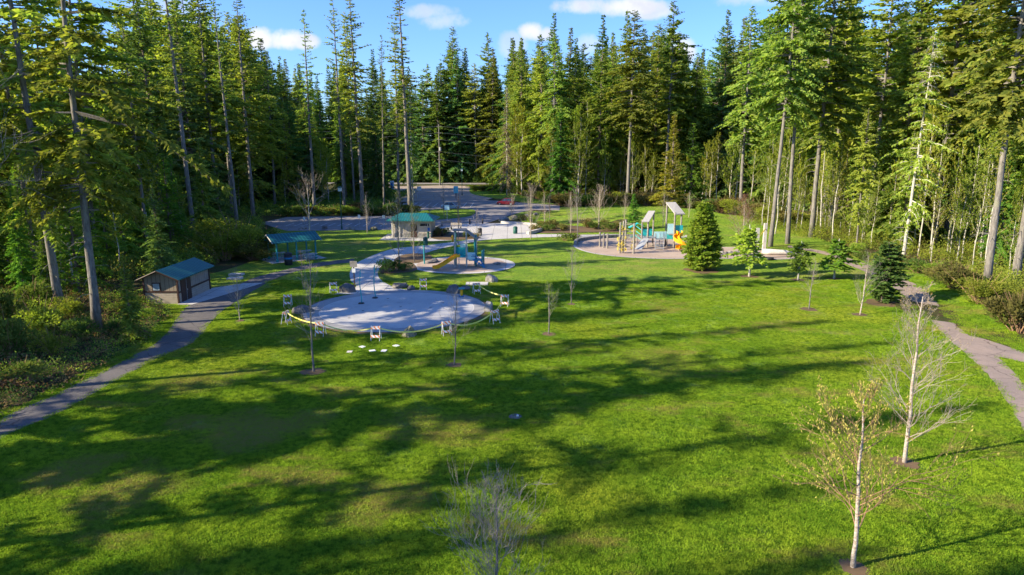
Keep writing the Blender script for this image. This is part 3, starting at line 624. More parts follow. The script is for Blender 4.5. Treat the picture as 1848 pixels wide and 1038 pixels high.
tp('full', 0, 300, 560, 330, 'young_conifer', 'mid-size dark conifer just behind the small shed', 'tree', wide=1.0, Y=72)
tp('full', 1, 372, 440, 250, 'young_conifer', 'dark shrubby conifer between the shed and the yellow-green bush', Y=92, wide=1.1)
tp('greysnag', 0, -70, 700, 180, 'bare_tree', 'grey leafless tree with wide tangled limbs at the left picture edge', 'tree', Y=46)
# centre back
tp('full', 0, 487, 372, 68, 'spruce_tree', 'pointed dark spruce standing alone against the sky left of the lot row', Y=185, wide=1.35)
tp('oldman', 0, 915, 345, 158, 'dying_hemlock', 'half-dead drooping hemlock with pale brown top, beside the wires', Y=205, wide=.8)
tp('midcone', 2, 888, 345, 302, 'young_conifer', 'small bright green conifer at the lot edge under the wires', Y=212, wide=1.15)
tp('midcone', 0, 1211, 372, 207, 'golden_conifer', 'yellowish pointed conifer behind the two playground towers', Y=158, wide=1.0)
tp('midcone', 1, 1247, 372, 222, 'green_conifer', 'fresh green pointed conifer right beside the yellowish one', Y=160, wide=1.0)
tp('bright', 2, 1010, 372, 180, 'cedar_tree', 'broad dark cedar where the lot meets the sunny mound', Y=185, wide=1.25)
tp('tall', 0, 1132, 362, 16, FIR, 'tall fir with straight bare bole behind the sunny mound', Y=178, wide=1.15, rz=.6)
tp('tall', 2, 1200, 358, -2, FIR, 'tall irregular fir reaching the top edge behind the yellowish conifer', Y=182, wide=1.05)
tp('tall', 1, 1335, 385, 10, FIR, 'tall fir with exposed pale upper trunk right of the sky gap', Y=150, wide=1.1)
# right front row
tp('tall', 0, 1390, 445, -160, FIR, 'tall fir with clean grey trunk, leftmost of the three in front of the right wood', rz=1., wide=.78)
tp('tall', 2, 1421, 440, -170, FIR, 'tall fir with clean grey trunk, middle of the three in front of the right wood', rz=2.2, wide=.85)
tp('tall', 1, 1464, 428, -140, FIR, 'tall fir with clean grey trunk, rightmost of the three in front of the right wood', rz=3.)
tp('oldman', 1, 1628, 480, 55, 'dying_hemlock', 'tall hemlock with drooping dead top in the middle of the right wood', wide=.95, rz=.3)
tp('bright', 1, 1545, 452, 195, 'hemlock_tree', 'fresh green hemlock with slanting thin trunk left of the drooping dead top', wide=.75)
tp('tall', 0, 1780, 520, -300, FIR, 'tall fir with thick pale trunk nearest the right path', rz=3.6, wide=.95)
tp('tall', 1, 1832, 512, -320, FIR, 'tall fir with pale trunk at the right picture edge', rz=.6, wide=1.)
# ------------------------------------------------------------------ young trees on the lawn
tp('young', 0, 1265, 487, 365, 'young_conifer', 'dense bright green young conifer in front of the large playground', 'tree', wide=1.05)
tp('young', 2, 1591, 546, 436, 'young_conifer', 'dense dark young conifer beside the right path', 'tree', wide=1.4)
tp('young', 1, 1141, 413, 349, 'young_conifer', 'open green young conifer behind the climbing posts', 'tree', wide=.8)
tp('sapling', 0, 1352, 499, 405, 'conifer_sapling', 'small green conifer sapling right of the dense young conifer', 'tree')
tp('sapling', 1, 1440, 505, 435, 'conifer_sapling', 'small leaning conifer sapling, middle of three on the right lawn', 'tree')
tp('sapling', 0, 1505, 503, 430, 'conifer_sapling', 'small conifer sapling nearest the right wood', 'tree', wide=1.3)
tp('thinbare', 0, 1460, 558, 470, 'bare_sapling', 'slender bare sapling with a mulch patch left of the branchy one', 'tree')
tp('whitebare', 0, 1552, 568, 462, 'bare_sapling', 'pale branchy bare sapling in front of the dense dark conifer', 'tree', wide=1.1)
tp('paperbirch', 0, 1632, 835, 535, 'birch_tree', 'tall pale-barked leafless birch right of the catkin tree', 'tree', rz=.5)
tp('catkin', 0, 1540, 1024, 722, 'catkin_tree', 'spreading leafless tree hung with yellow catkins in the lower corner', 'tree', rz=2.5)
plant('foretree', 0, -.45, 17.3, 4.7, 'bare_tree', 'leafless grey tree cut by the bottom edge of the picture', 'tree', rz=1.)
tp('budding', 0, 990, 603, 513, 'budding_sapling', 'little sapling with fresh leaves just right of the barricades', 'tree')
tp('thinbare', 1, 1031, 549, 452, 'bare_sapling', 'thin bare sapling on the open lawn between the two playgrounds', 'tree', wide=.8)
tp('thinbare', 1, 820, 659, 535, 'bare_sapling', 'leafless sapling with dark twigs in front of the splash pad', 'tree', wide=.95)
tp('thinbare', 0, 566, 671, 470, 'bare_sapling', 'leafless sapling with mulch patch below the left side of the splash pad', 'tree', wide=.8)
tp('whitebare', 1, 433, 579, 492, 'bare_sapling', 'small bare sapling beside the left path near the shed', 'tree', wide=.8)
tp('thinbare', 2, 547, 522, 448, 'bare_sapling', 'faint thin bare sapling between left path and splash pad', 'tree', wide=.5)
tp('budding', 1, 721, 488, 358, 'budding_tree', 'twiggy tree in the planting bed beside the concrete path', 'tree', wide=1.0)
tp('budding', 1, 748, 473, 374, 'budding_tree', 'small golden-budded tree in the upper bed near the restroom', 'tree', wide=.9)
tp('bigbare', 0, 559, 420, 330, 'bare_tree', 'broad pale leafless tree between the picnic shelter and the lot', 'tree')
tp('whitebare', 0, 663, 421, 352, 'bare_tree', 'small pale leafless tree on the verge left of the restroom', 'tree', wide=.9)
for u, v, vt, k, vr, w, lab in ((776, 392, 362, 'whitebare', 0, .9, 'tiny bare tree on the grass island'), (802, 395, 330, 'thinbare', 0, .9, 'tall bare tree on the grass island before the silver car'), (827, 440, 352, 'thinbare', 2, .9, 'slim bare tree left of the small slide tower'), (861, 458, 376, 'thinbare', 0, .7, 'slim bare tree right behind the small slide tower'),
        (923, 393, 352, 'whitebare', 1, 1.2, 'pale bare tree in front of the red car'), (958, 431, 338, 'whitebare', 1, .9, 'tall pale bare tree at the plaza wall'), (983, 413, 352, 'whitebare', 0, .8, 'pale bare tree in the bed right of the plaza'), (991, 411, 348, 'thinbare', 2, .8, 'slim brownish bare tree in the bed right of the plaza'),
        (1030, 421, 352, 'whitebare', 0, .8, 'pale bare tree at the near foot of the sunny mound'), (1042, 436, 340, 'thinbare', 0, .8, 'dark bare tree beside the low playground wall'), (1080, 414, 340, 'whitebare', 1, 1.1, 'brightest white-stemmed bare tree on the sunny mound'), (1126, 404, 352, 'whitebare', 0, .7, 'bare tree touching the open green conifer'),
        (1196, 411, 350, 'whitebare', 1, .9, 'pale bare tree between the two playground towers'), (1243, 397, 348, 'whitebare', 0, 1.1, 'pale bare tree behind the tall playground tower')):
    tp(k, vr, u, v, vt, 'bare_tree', lab, 'tree', 'young bare trees around plaza and playgrounds', wide=w)
tp('goldbare', 0, 1339, 452, 360, 'russet_tree', 'russet budding tree left of the two white swing posts', 'tree', wide=1.1)
# ------------------------------------------------------------------ the wood behind: every tree its own object
taken = [(o.location.x, o.location.y) for o in scene.objects if o.parent is None and 'category' in o]
def scatter(n, poly, kinds, h, lab, grp, name, seed, dmin=3.2, wide=(.85, 1.2), tries=4000, ok=None, cat='tree'):
    rg = random.Random(seed); xs = [p[0] for p in poly]; ys = [p[1] for p in poly]; k = 0
    for _ in range(tries):
        if k >= n: break
        x = rg.uniform(min(xs), max(xs)); y = rg.uniform(min(ys), max(ys))
        if not inside(poly, x, y): continue
        if any((x-a)**2+(y-b)**2 < dmin**2 for a, b in taken[-400:]): continue
        if ok and not ok(x, y): continue
        kd, vr = kinds[rg.randrange(len(kinds))]
        hh = h(x, y) if callable(h) else rg.uniform(*h)
        plant(kd, vr, x, y, hh, name, lab, cat, grp, rg.uniform(*wide)); taken.append((x, y)); k += 1
    return k
frame = lambda x, y: abs(x) < .80*y+6
U = random.Random(77)
# left wood
scatter(26, [(-41, 50), (-46, 70), (-42, 84), (-48, 100), (-56, 118), (-112, 140), (-95, 100), (-70, 62), (-50, 50)], [('full', 0), ('full', 1), ('bright', 1), ('full', 2), ('tall', 1), ('tall', 0), ('bright', 0)], lambda x, y: U.uniform(25, 39), 'mid to tall conifer in the dense wood behind the shed', 'conifers of the left wood', 'conifer', 2, 5.0, ok=frame)
scatter(16, [(-52, 118), (-60, 150), (-80, 185), (-140, 180), (-110, 130)], [('full', 0), ('full', 1), ('tall', 2), ('tall', 0)], lambda x, y: U.uniform(26, 38), 'tall conifer of the left wood near the lot', 'conifers of the left wood beyond the lot end', 'conifer', 3, 5.5)
scatter(22, [(-42, 62), (-44, 84), (-50, 104), (-62, 104), (-60, 70)], [('alder', 0), ('greenalder', 0), ('alder', 1), ('alder', 3), ('greenalder', 1)], (9, 19), 'slender pale-stemmed alder under the conifers behind the shed', 'alders of the left wood', 'alder_tree', 4, 2.2)
# off to the left, their shadows cross the lawn
SHADE = [(-46, 33, 38), (-52, 21, 40), (-45, 14, 38), (-56, -3, 42), (-43, -10, 38), (-48, -18, 40), (-41, 27, 36), (-58, 36, 38), (-50, 7, 34), (-64, 24, 38), (-60, -12, 42), (-42, 1, 36), (-38, -18, 38), (-66, 4, 34), (-46, 3.5, 31), (-39, 6, 28), (-51, -1, 40), (-44, -4, 42)]
SKY = [(-400, -330), (0, -250), (300, -150), (385, -40), (440, 0), (465, 78), (500, 95), (530, 150), (600, 158), (700, 160), (755, 128), (786, 92), (811, 52), (836, 85), (860, 112), (880, 60), (905, 112), (923, 72), (942, 70), (960, 90), (975, 62), (1000, 28), (1015, 60), (1029, 50), (1056, 75), (1075, 50), (1089, 32), (1110, 60), (1134, 22), (1160, 50), (1200, 8), (1222, 78), (1240, 84), (1262, 98), (1273, 92), (1300, 42), (1318, 20), (1345, 15), (1370, -20), (1400, -60), (1500, -120), (1848, -250), (2300, -300)]
def proj(x, y, z):
    zc = y*math.cos(PITCH)-(z-CAMH)*math.sin(PITCH); return 924+x/zc*FPX
def skyh(lo, hi, hmin=14, hmax=60, z0=32):
    def f(x, y):
        u = proj(x, y, z0); row = np.interp(u, [a for a, b in SKY], [b for a, b in SKY])+U.uniform(lo, hi)
        return max(hmin, min(hmax, ztop(y, row)))
    return f
# behind the lot, left of centre (bushy conifers between lot strip and road)
scatter(36, [(-92, 158), (-66, 150), (-50, 157), (-40, 168), (-33, 186), (-40, 205), (-60, 232), (-110, 215)], [('full', 0), ('bright', 0), ('full', 1), ('bright', 1), ('full', 2), ('tall', 1)], skyh(0, 70, 14, 50, 26), 'bushy conifer in the wood strip between parking lot and road', 'conifers between lot and road', 'conifer', 5, 5.5, wide=(1.0, 1.4), ok=lambda x, y: proj(x, y, 2) < 690)
scatter(10, [(-80, 156), (-55, 154), (-36, 170), (-45, 200), (-90, 200)], [('greenalder', 0), ('greenalder', 1), ('alder', 1), ('alder', 3)], (9, 17), 'leafing alder in the wood strip between parking lot and road', 'alders between lot and road', 'alder_tree', 6, 4)
# across the road
scatter(60, [(-110, 290), (-10, 284), (6, 284), (6, 305), (-110, 312)], [('full', 0), ('full', 1), ('full', 2), ('full', 0), ('tall', 2), ('bright', 2)], skyh(0, 55, 30, 64, 50), 'tall dark conifer in the wood across the road', 'conifers across the road', 'conifer', 7, 5.5, wide=(.95, 1.25), tries=9000, ok=frame)
# sunny wall of trees right of the lot
scatter(26, [(-1, 222), (8, 196), (14, 188), (34, 188), (34, 240), (-2, 262)], [('bright', 0), ('bright', 1), ('tall', 1), ('bright', 2), ('full', 1)], skyh(-4, 70, 26, 52, 40), 'sunlit conifer in the wood right of the parking lot', 'sunlit conifers right of the lot', 'conifer', 8, 5.2, wide=(.9, 1.2))
scatter(16, [(0, 212), (7, 192), (13, 182), (36, 182), (36, 196), (4, 222)], [('greenalder', 0), ('greenalder', 1), ('alder', 1), ('greenalder', 0)], lambda x, y: U.uniform(15, 27), 'tall pale-green alder at the sunny edge of the wood right of the lot', 'pale-green alders right of the lot', 'alder_tree', 9, 3.0, wide=(.7, 1.))
for i, (u, vt) in enumerate(((811, 46), (842, 84), (879, 56), (923, 68), (942, 66), (975, 60), (1000, 24), (1029, 48), (1056, 76), (1089, 28), (1134, 16), (1160, 48), (1240, 78), (1271, 86), (1300, 44), (1317, 18))):
    Y = (292, 300, 290, 268, 278, 235, 226, 240, 236, 218, 214, 226, 230, 232, 200, 190)[i]; x = XY(u, vt, Y)
    plant('tall' if i in (0, 2) else 'full', i, x, Y, ztop(Y, vt)-H(x, Y), 'spruce_tree', 'pointed conifer whose tip stands above the back wood against the sky', 'conifer', 'pointed conifers of the skyline', .95 if i > 2 else .8); taken.append((x, Y))
# behind the mound
scatter(50, [(34, 182), (48, 166), (64, 156), (76, 166), (120, 250), (40, 262), (34, 250)], [('full', 0), ('full', 1), ('tall', 0), ('tall', 1), ('bright', 1), ('full', 2), ('bright', 0)], skyh(0, 90, 20, 50, 36), 'tall conifer in the shady wood behind the sunny mound', 'conifers behind the mound', 'conifer', 10, 5.0, wide=(.95, 1.25), ok=frame)
scatter(14, [(34, 178), (48, 163), (60, 154), (66, 160), (50, 172), (36, 186)], [('alder', 0), ('alder', 2), ('alder', 3), ('greenalder', 0)], (11, 19), 'thin alder along the wood edge behind the sunny mound', 'alders behind the mound', 'alder_tree', 11, 3.)
# right wood
scatter(46, [(60, 150), (50, 122), (46, 110), (54, 96), (53, 84), (58, 66), (72, 66), (110, 110), (150, 200), (100, 220)], [('tall', 0), ('tall', 1), ('tall', 2), ('bright', 0), ('bright', 1), ('full', 1), ('full', 0), ('bright', 1)], skyh(0, 110, 20, 42, 30), 'tall conifer in the depth of the right wood', 'conifers of the right wood', 'conifer', 12, 5.4, ok=frame)
scatter(10, [(62, 60), (84, 60), (84, 84), (62, 74)], [('tall', 0), ('bright', 1), ('bright', 0)], (26, 38), 'tall conifer at the outer edge of the right wood', 'conifers of the outer right wood', 'conifer', 22, 5.4, ok=frame)
scatter(64, [(41, 107), (49, 110), (51, 88), (51.5, 80), (52, 74), (57, 60), (68, 58), (66, 90), (60, 120), (48, 134)], [('alder', 0), ('alder', 2), ('alder', 2), ('alder', 1), ('alder', 3), ('greenalder', 0)], (10, 19), 'thin pale-stemmed alder leaning at the sunny edge of the right wood', 'alders of the right wood edge', 'alder_tree', 13, 1.9, wide=(.6, 1.), ok=frame)
scatter(26, [(46, 112), (51, 110), (54, 86), (56, 64), (66, 60), (62, 110)], [('midcone', 1), ('midcone', 2), ('bright', 2), ('bright', 0)], (8, 17), 'understorey conifer at the edge of the right wood', 'understorey conifers of the right wood', 'conifer', 14, 3.4, ok=frame)
scatter(22, [(-40, 58), (-44, 84), (-52, 110), (-60, 110), (-54, 60)], [('midcone', 1), ('midcone', 2), ('bright', 2)], (7, 15), 'understorey conifer of the left wood', 'understorey conifers of the left wood', 'conifer', 15, 3.2, ok=frame)
# the belt outside the picture on the left whose shadows lie on the lawn
for i, (x, y, h) in enumerate(SHADE):
    plant(('sparse', 'tall', 'sparse')[i % 3], i, x, y, h, FIR, 'tall fir of the belt beside the left path, outside the picture', 'conifer', 'firs of the belt beside the left path', 1.15)
# the wood beyond what can be counted
def far_wood(name, poly, n, hrange, seed, label):
    rg = np.random.default_rng(seed); xs = [p[0] for p in poly]; ys = [p[1] for p in poly]; pts = []
    while len(pts) < n:
        x, y = rg.uniform(min(xs), max(xs)), rg.uniform(min(ys), max(ys))
        if inside(poly, x, y): pts.append((x, y, -.1))
    me = bpy.data.meshes.new(name); me.from_pydata(pts, [], []); o = bpy.data.objects.new(name, me); COL.objects.link(o)
    g = bpy.data.node_groups.new(name, 'GeometryNodeTree'); g.interface.new_socket('Geometry', in_out='INPUT', socket_type='NodeSocketGeometry'); g.interface.new_socket('Geometry', in_out='OUTPUT', socket_type='NodeSocketGeometry')
    N = g.nodes.new; L = g.links.new; gi = N('NodeGroupInput'); go = N('NodeGroupOutput'); prev = gi.outputs[0]; join = N('GeometryNodeJoinGeometry')
    for q, (k, v) in enumerate((('full', 0), ('full', 1), ('bright', 2))):
        src = bpy.data.objects.new('crown_source', T[k][v][1]); oi = N('GeometryNodeObjectInfo'); oi.inputs['Object'].default_value = src
        ip = N('GeometryNodeInstanceOnPoints'); rv = N('FunctionNodeRandomValue'); rv.data_type = 'BOOLEAN'; rv.inputs['Probability'].default_value = .4; rv.inputs['Seed'].default_value = q+seed
        rr = N('FunctionNodeRandomValue'); rr.data_type = 'FLOAT_VECTOR'; rr.inputs[0].default_value = (0, 0, 0); rr.inputs[1].default_value = (0, 0, 6.28)
        rs = N('FunctionNodeRandomValue'); rs.data_type = 'FLOAT'; rs.inputs[2].default_value = hrange[0]/34; rs.inputs[3].default_value = hrange[1]/34
        L(prev, ip.inputs['Points']); L(rv.outputs[3], ip.inputs['Selection']); L(oi.outputs['Geometry'], ip.inputs['Instance']); L(rr.outputs[0], ip.inputs['Rotation']); L(rs.outputs[1], ip.inputs['Scale']); L(ip.outputs[0], join.inputs[0])
    L(join.outputs[0], go.inputs[0]); md = o.modifiers.new('scatter', 'NODES'); md.node_group = g
    return tag(o, label, 'forest', None, 'stuff')
far_wood('far_forest', [(-300, 330), (10, 306), (60, 266), (130, 240), (150, 330), (0, 380), (-300, 400)], 150, (48, 60), 1, 'unbroken far conifer wood beyond the road, read as one mass')
far_wood('left_forest', [(-120, 100), (-125, 160), (-150, 230), (-220, 300), (-330, 300), (-200, 150), (-150, 90)], 90, (42, 50), 2, 'deep conifer wood behind the left tree wall, read as one mass')
far_wood('right_forest', [(78, 70), (76, 130), (100, 230), (230, 300), (260, 200), (160, 80), (110, 60)], 110, (40, 50), 3, 'deep conifer wood behind the right tree wall, read as one mass')
# ------------------------------------------------------------------ shrubs
def bush(kind, var, u, v, w, h, lab, grp=None, name='shrub', z=None):
    x, y = P(u, v); tr, cr, h0 = T[kind][var]; o = plant(kind, var, x, y, h, name, lab, 'shrub', grp); o.scale = (w/3.2 if kind == 'shrub' else w/1.8,)*2+(h/h0,); return o
bush('shrub', 4, 432, 462, 9, 4.6, 'large yellow-green bush at the wood edge left of the picnic shelter')
bush('shrub', 4, 405, 470, 6, 3.4, 'smaller green bush joined to the left of the large yellow-green bush')
bush('shrub', 1, 476, 455, 5.5, 3.0, 'dark rounded bush right behind the picnic shelter corner')
bush('shrub', 2, 458, 470, 5., 2.2, 'brownish bush in front of the large yellow-green bush')
bush('shrub', 2, 1842, 600, 5., 3.0, 'big brown-green broom bush on the right picture edge')
bush('shrub', 4, 1765, 548, 5, 2.2, 'leafy bush beside the foot of the thick pale fir')
bush('shrub', 2, 1722, 520, 4.5, 2.2, 'brown-green broom bush at the wood edge right of the path')
for i, (u, v, k, vr, w, h) in enumerate(((40, 690, 'shrub', 1, 4, 1.8), (20, 640, 'shrub', 1, 5, 3.6), (95, 640, 'shrub', 0, 3.5, 2.2), (150, 610, 'shrub', 1, 4, 2.0), (75, 600, 'shrub', 0, 5, 3.2), (210, 600, 'shrub', 1, 3, 1.3), (268, 575, 'shrub', 0, 3, 1.4), (5, 585, 'shrub', 1, 5, 4.), (130, 575, 'shrub', 4, 4, 2.4), (60, 560, 'shrub', 1, 5, 3), (230, 565, 'shrub', 4, 3, 1.9), (12, 700, 'shrub', 3, 4, 1.2))):
    bush(k, vr, u, v, w*.85, h*.68, 'leafy bush among the bracken under the big firs by the left path', 'bushes under the left firs')
for i in range(30):
    u = 1010+i*14.6+rnd.uniform(-6, 6); v = 371+rnd.uniform(-3, 2)+max(0, (u-1240))*.2
    bush('shrub', (2, 2, 4, 2, 1)[i % 5], u, v, rnd.uniform(5, 8), rnd.uniform(1.5, 3.2), 'brown-green broom bush in the long thicket behind the sunny mound', 'broom bushes behind the mound')
for i in range(14):
    u = 1505+i*19+rnd.uniform(-6, 6); v = 456+i*5+rnd.uniform(-5, 0)
    bush('shrub', (4, 2, 4, 1, 4)[i % 5], u, v, rnd.uniform(2.6, 4.4), rnd.uniform(.8, 1.8), 'leafy bush along the foot of the right wood', 'bushes along the right wood')
for i in range(20):
    u = 522+i*11.2+rnd.uniform(-5, 5); v = 389-rnd.uniform(0, 6)
    bush('shrub', (1, 1, 4, 2)[i % 4], u, v, rnd.uniform(4, 6), rnd.uniform(.9, 2.2), 'dark bush on the strip behind the near parking row', 'bushes behind the near parking row')
for i in range(12):
    u = 860+i*12+rnd.uniform(-4, 4); v = 345+max(0, i-5)*3.2+rnd.uniform(-1, 1)
    bush('shrub', (4, 2, 4, 1)[i % 4], u, v, rnd.uniform(4, 7), rnd.uniform(1.6, 3.4), 'bush below the sunlit trees right of the lot', 'bushes right of the lot')
for i, (u, v, w, h, k) in enumerate(((698, 492, 2.6, 1.5, 2), (712, 489, 1.8, 1.2, 0), (730, 489, 2., .9, 0), (790, 427, 3, 1.2, 1), (800, 424, 3, 1.1, 0), (843, 429, 2, 1., 0), (860, 431, 2, .8, 1), (975, 413, 3.5, 1.3, 1), (985, 417, 3.4, 1.1, 0), (1000, 413, 3.6, 1.5, 1), (1015, 416, 3, 1.2, 1),
        (1062, 411, 3.4, 1.5, 1), (1075, 414, 3, 1.2, 0), (1088, 412, 3, 1.4, 1), (1098, 417, 2.6, 1.3, 0), (1020, 434, 2.6, 1.1, 0), (1036, 433, 2.4, 1.0, 2), (1112, 415, 2.6, 1.4, 1), (947, 397, 3.5, 1., 1), (960, 401, 3, 1., 2), (960, 418, 2.4, 1.2, 1))):
    bush('lowplant', k, u, v, w, h, 'low planting-bed shrub near the plaza and playgrounds', 'low shrubs of the planting beds')
# ------------------------------------------------------------------ undergrowth nobody could count
def undergrowth(name, poly, n, h, mats, ls, seed, label, sink=0.):
    rng = np.random.default_rng(seed); xs = [p[0] for p in poly]; ys = [p[1] for p in poly]; pts = []
    while len(pts) < n:
        x, y = rng.uniform(min(xs), max(xs)), rng.uniform(min(ys), max(ys))
        if inside(poly, x, y): pts.append((x, y))
    mb = MB(); k = len(mats)
    for i, (x, y) in enumerate(pts):
        r = rng.uniform(.35, .9); hh = h*rng.uniform(.3, 1.1)*(1.6 if rng.random() < .12 else 1); m = int(abs(math.sin(x*.31+1.3*math.sin(y*.23))*k*.999+rng.normal(0, .5))) % k; q = int(26*r/.6)
        d = norm(rng.normal(0, 1, (q, 3))); p = np.array((x, y, H(x, y)-sink+hh*.45))+d*np.array((r, r, hh*.5))*rng.uniform(.4, 1, (q, 1))
        sprays(mb, p, d+np.array((0, 0, .5)), np.full(q, ls), np.full(q, ls*.5), rng, m, 1, 0, .2, .9)
    o = mb.build(name, [MAT[a] for a in mats]); return tag(o, label, 'undergrowth', None, 'stuff')
undergrowth('undergrowth', [(-31.5, 28)]+[P(*q) for q in ((0, 750), (120, 697), (215, 647), (290, 592), (303, 565), (262, 535))]+[(-40, 66), (-64, 72), (-66, 50), (-50, 28)], 5600, .8, ['bush_dark', 'bracken', 'bush_green', 'bush_dark', 'bracken'], .15, 1, 'ferns, brambles and dead bracken under the big firs by the left path')
undergrowth('undergrowth', [(-40, 68), (-36, 82), (-37, 100), (-47, 128), (-95, 140), (-70, 90)], 4000, 2.2, ['bush_dark', 'bush_green', 'bush_brown'], .28, 2, 'mixed brush on the floor of the left wood behind the shed')
undergrowth('undergrowth', [(46, 108), (52, 84), (53, 76), (47, 70), (44, 58), (41, 48), (44, 40), (70, 40), (80, 80), (70, 130), (44, 134)], 6000, 2.0, ['bush_green', 'bush_green', 'bush_brown', 'alderleaf'], .22, 3, 'sunlit brush on the floor of the right wood')
undergrowth('undergrowth', [(-64, 142), (-38, 142), (-30, 162), (-30, 215), (-90, 215), (-90, 150)], 2400, 1.6, ['bush_dark', 'bush_green', 'bush_dark'], .4, 4, 'dark brush on the floor between parking lot and road')
undergrowth('undergrowth', [(6, 204), (12, 184), (36, 172), (80, 150), (110, 180), (60, 240), (0, 262)], 2600, 1.8, ['bush_green', 'bush_dark', 'bush_brown'], .4, 5, 'brush on the floor of the wood behind mound and lot')
undergrowth('undergrowth', [(-180, 290), (5, 280), (5, 298), (-180, 305)], 1500, 2.4, ['bush_dark', 'bush_green'], .55, 6, 'dark brush along the far side of the road')
# ------------------------------------------------------------------ built things
M_ = MAT
def at(u, v): x, y = P(u, v); return (x, y, H(x, y))
def gable_roof(mb, L, W, ze, zr, th=.09, m=0, asym=0.):
    """ridge along y; L along y, W along x"""
    for s in (-1, 1):
        xr = asym; v = []
        for y in (-L/2, L/2): v += [(xr, y, zr), (s*W/2, y, ze), (s*W/2, y, ze-th), (xr, y, zr-th)]
        f = [(0, 1, 5, 4), (3, 7, 6, 2), (1, 2, 6, 5), (0, 3, 2, 1), (4, 5, 6, 7)]
        if s < 0: f = [q[::-1] for q in f]
        mb.add(v, f, m)
# storage shed
t = thing('storage_shed', 'small tan shed with teal metal gable roof and brown doors by the left path', 'shed', (-31.9, 63.85, 0), 0)
W2, L2, HE = 1.5, 3.25, 2.42
g = MB()
g.add([(-W2, -L2, 0), (W2, -L2, 0), (W2, -L2, HE), (0, -L2, 3.05), (-W2, -L2, HE), (-W2, L2, 0), (W2, L2, 0), (W2, L2, HE), (0, L2, 3.05), (-W2, L2, HE)],
      [(0, 1, 2, 3, 4), (5, 9, 8, 7, 6), (0, 4, 9, 5), (1, 6, 7, 2)], 0)
g.build('wall', M_['board_x'], t)
g = MB(); g.box((W2+.02, .0, 1.72), (.03, 2*L2, 1.35)); g.build('upper_siding', M_['board'], t)
g = MB(); g.box((0, -L2-.02, .55), (2*W2, .03, 1.1)); g.box((W2+.02, 0, .5), (.03, 2*L2, 1.0)); g.build('lower_siding', M_['lap'], t)
g = MB(); g.box((0, -L2-.045, 1.16), (2*W2+.12, .06, .14)); g.box((W2+.055, 0, 1.06), (.06, 2*L2+.1, .16))
for y in (-L2-.03, L2+.0): g.box((W2+.05, y, 1.2), (.14, .14, 2.4))
g.box((-W2, -L2-.04, 1.2), (.14, .08, 2.4)); g.build('trim', M_['brown'], t)
g = MB(); g.box((W2+.07, -L2+1.55, 1.07), (.06, 1.9, 2.14)); d = g.build('door', M_['brown'], t)
g = MB(); g.box((W2+.115, -L2+1.55, 1.07), (.02, .03, 2.05)); g.box((W2+.12, -L2+1.7, 1.05), (.05, .03, .16)); g.build('handle', M_['steel'], d)
g = MB(); g.box((-.35, -L2-.06, 1.62), (.78, .06, .80)); wi = g.build('window', M_['brown'], t)
g = MB(); g.box((-.35, -L2-.10, 1.62), (.58, .02, .60)); g.build('pane', M_['glass'], wi)
g = MB(); gable_roof(g, 2*L2+1.1, 2*W2+.9, 2.36, 3.22); g.build('roof', M_['roof'], t)
g = MB()
for s in (-1, 1):
    for y in (-L2-.56, L2+.56): g.bar((0, y, 3.13), (s*(W2+.45), y, 2.27), .07, 4)
g.build('fascia', M_['brown'], t)
sheet('shed_apron', [(-30.35, 60.2), (-29.0, 60.2), (-27.4, 66), (-26.2, 70.5), (-28.2, 70.2), (-30.35, 67.6)], .035, M_['conc'], 2.)
# picnic shelter
t = thing('picnic_shelter', 'open picnic shelter with teal metal gable roof on green posts', 'shelter', (-28.2, 86.6, 0), R(38)-R(90))
Ls, Ws = 6.3, 4.3
for x in (-1.55, 1.55):
    for y in (-2.5, 0, 2.5):
        g = MB(); g.box((x, y, 1.25), (.16, .16, 2.5)); g.box((x, y, .12), (.3, .3, .24)); g.build('post', M_['teal'], t)
g = MB()
for x in (-1.55, 1.55): g.box((x, 0, 2.5), (.14, 5.9, .2))
for y in (-2.5, 0, 2.5):
    g.box((0, y, 2.47), (3.1, .12, .16)); g.bar((0, y, 2.5), (0, y, 3.1), .05, 4)
g.build('beam', M_['teal'], t)
g = MB(); gable_roof(g, Ls, Ws, 2.5, 3.38, .1); g.build('roof', M_['roof'], t)
g = MB()
for s in (-1, 1):
    for y in (-Ls/2-.02, Ls/2+.02): g.bar((0, y, 3.3), (s*Ws/2, y, 2.42), .06, 4)
g.build('fascia', M_['trim'], t)
c38 = [(-28.2+math.cos(R(38))*a-math.sin(R(38))*b, 86.6+math.sin(R(38))*a+math.cos(R(38))*b) for a, b in ((-3.5, -2.4), (3.6, -2.4), (3.6, 2.3), (-3.5, 2.3))]
sheet('shelter_slab', c38, .04, M_['conc'], 3.)
def picnic(x, y, rz, lab):
    t = thing('picnic_table', lab, 'picnic table', (x, y, .05), rz, 'picnic tables at the shelter')
    g = MB(); g.box((0, 0, .75), (1.85, .75, .05)); g.build('table_top', M_['steel'], t)
    for s in (-1, 1): g = MB(); g.box((0, s*.72, .45), (1.85, .26, .045)); g.build('bench', M_['steel'], t)
    g = MB()
    for a in (-.6, .6):
        g.bar((a, -.75, .42), (a, .75, .42), .03); g.bar((a, -.3, .73), (a, -.55, 0), .03); g.bar((a, .3, .73), (a, .55, 0), .03)
    g.build('frame', M_['teal'], t)
picnic(-30., 86.4, R(38), 'metal picnic table at the wood side under the shelter')
picnic(-27.2, 88.2, R(38), 'metal picnic table at the back of the shelter')
picnic(-25.7, 85.6, R(38), 'metal picnic table at the front edge of the shelter slab')
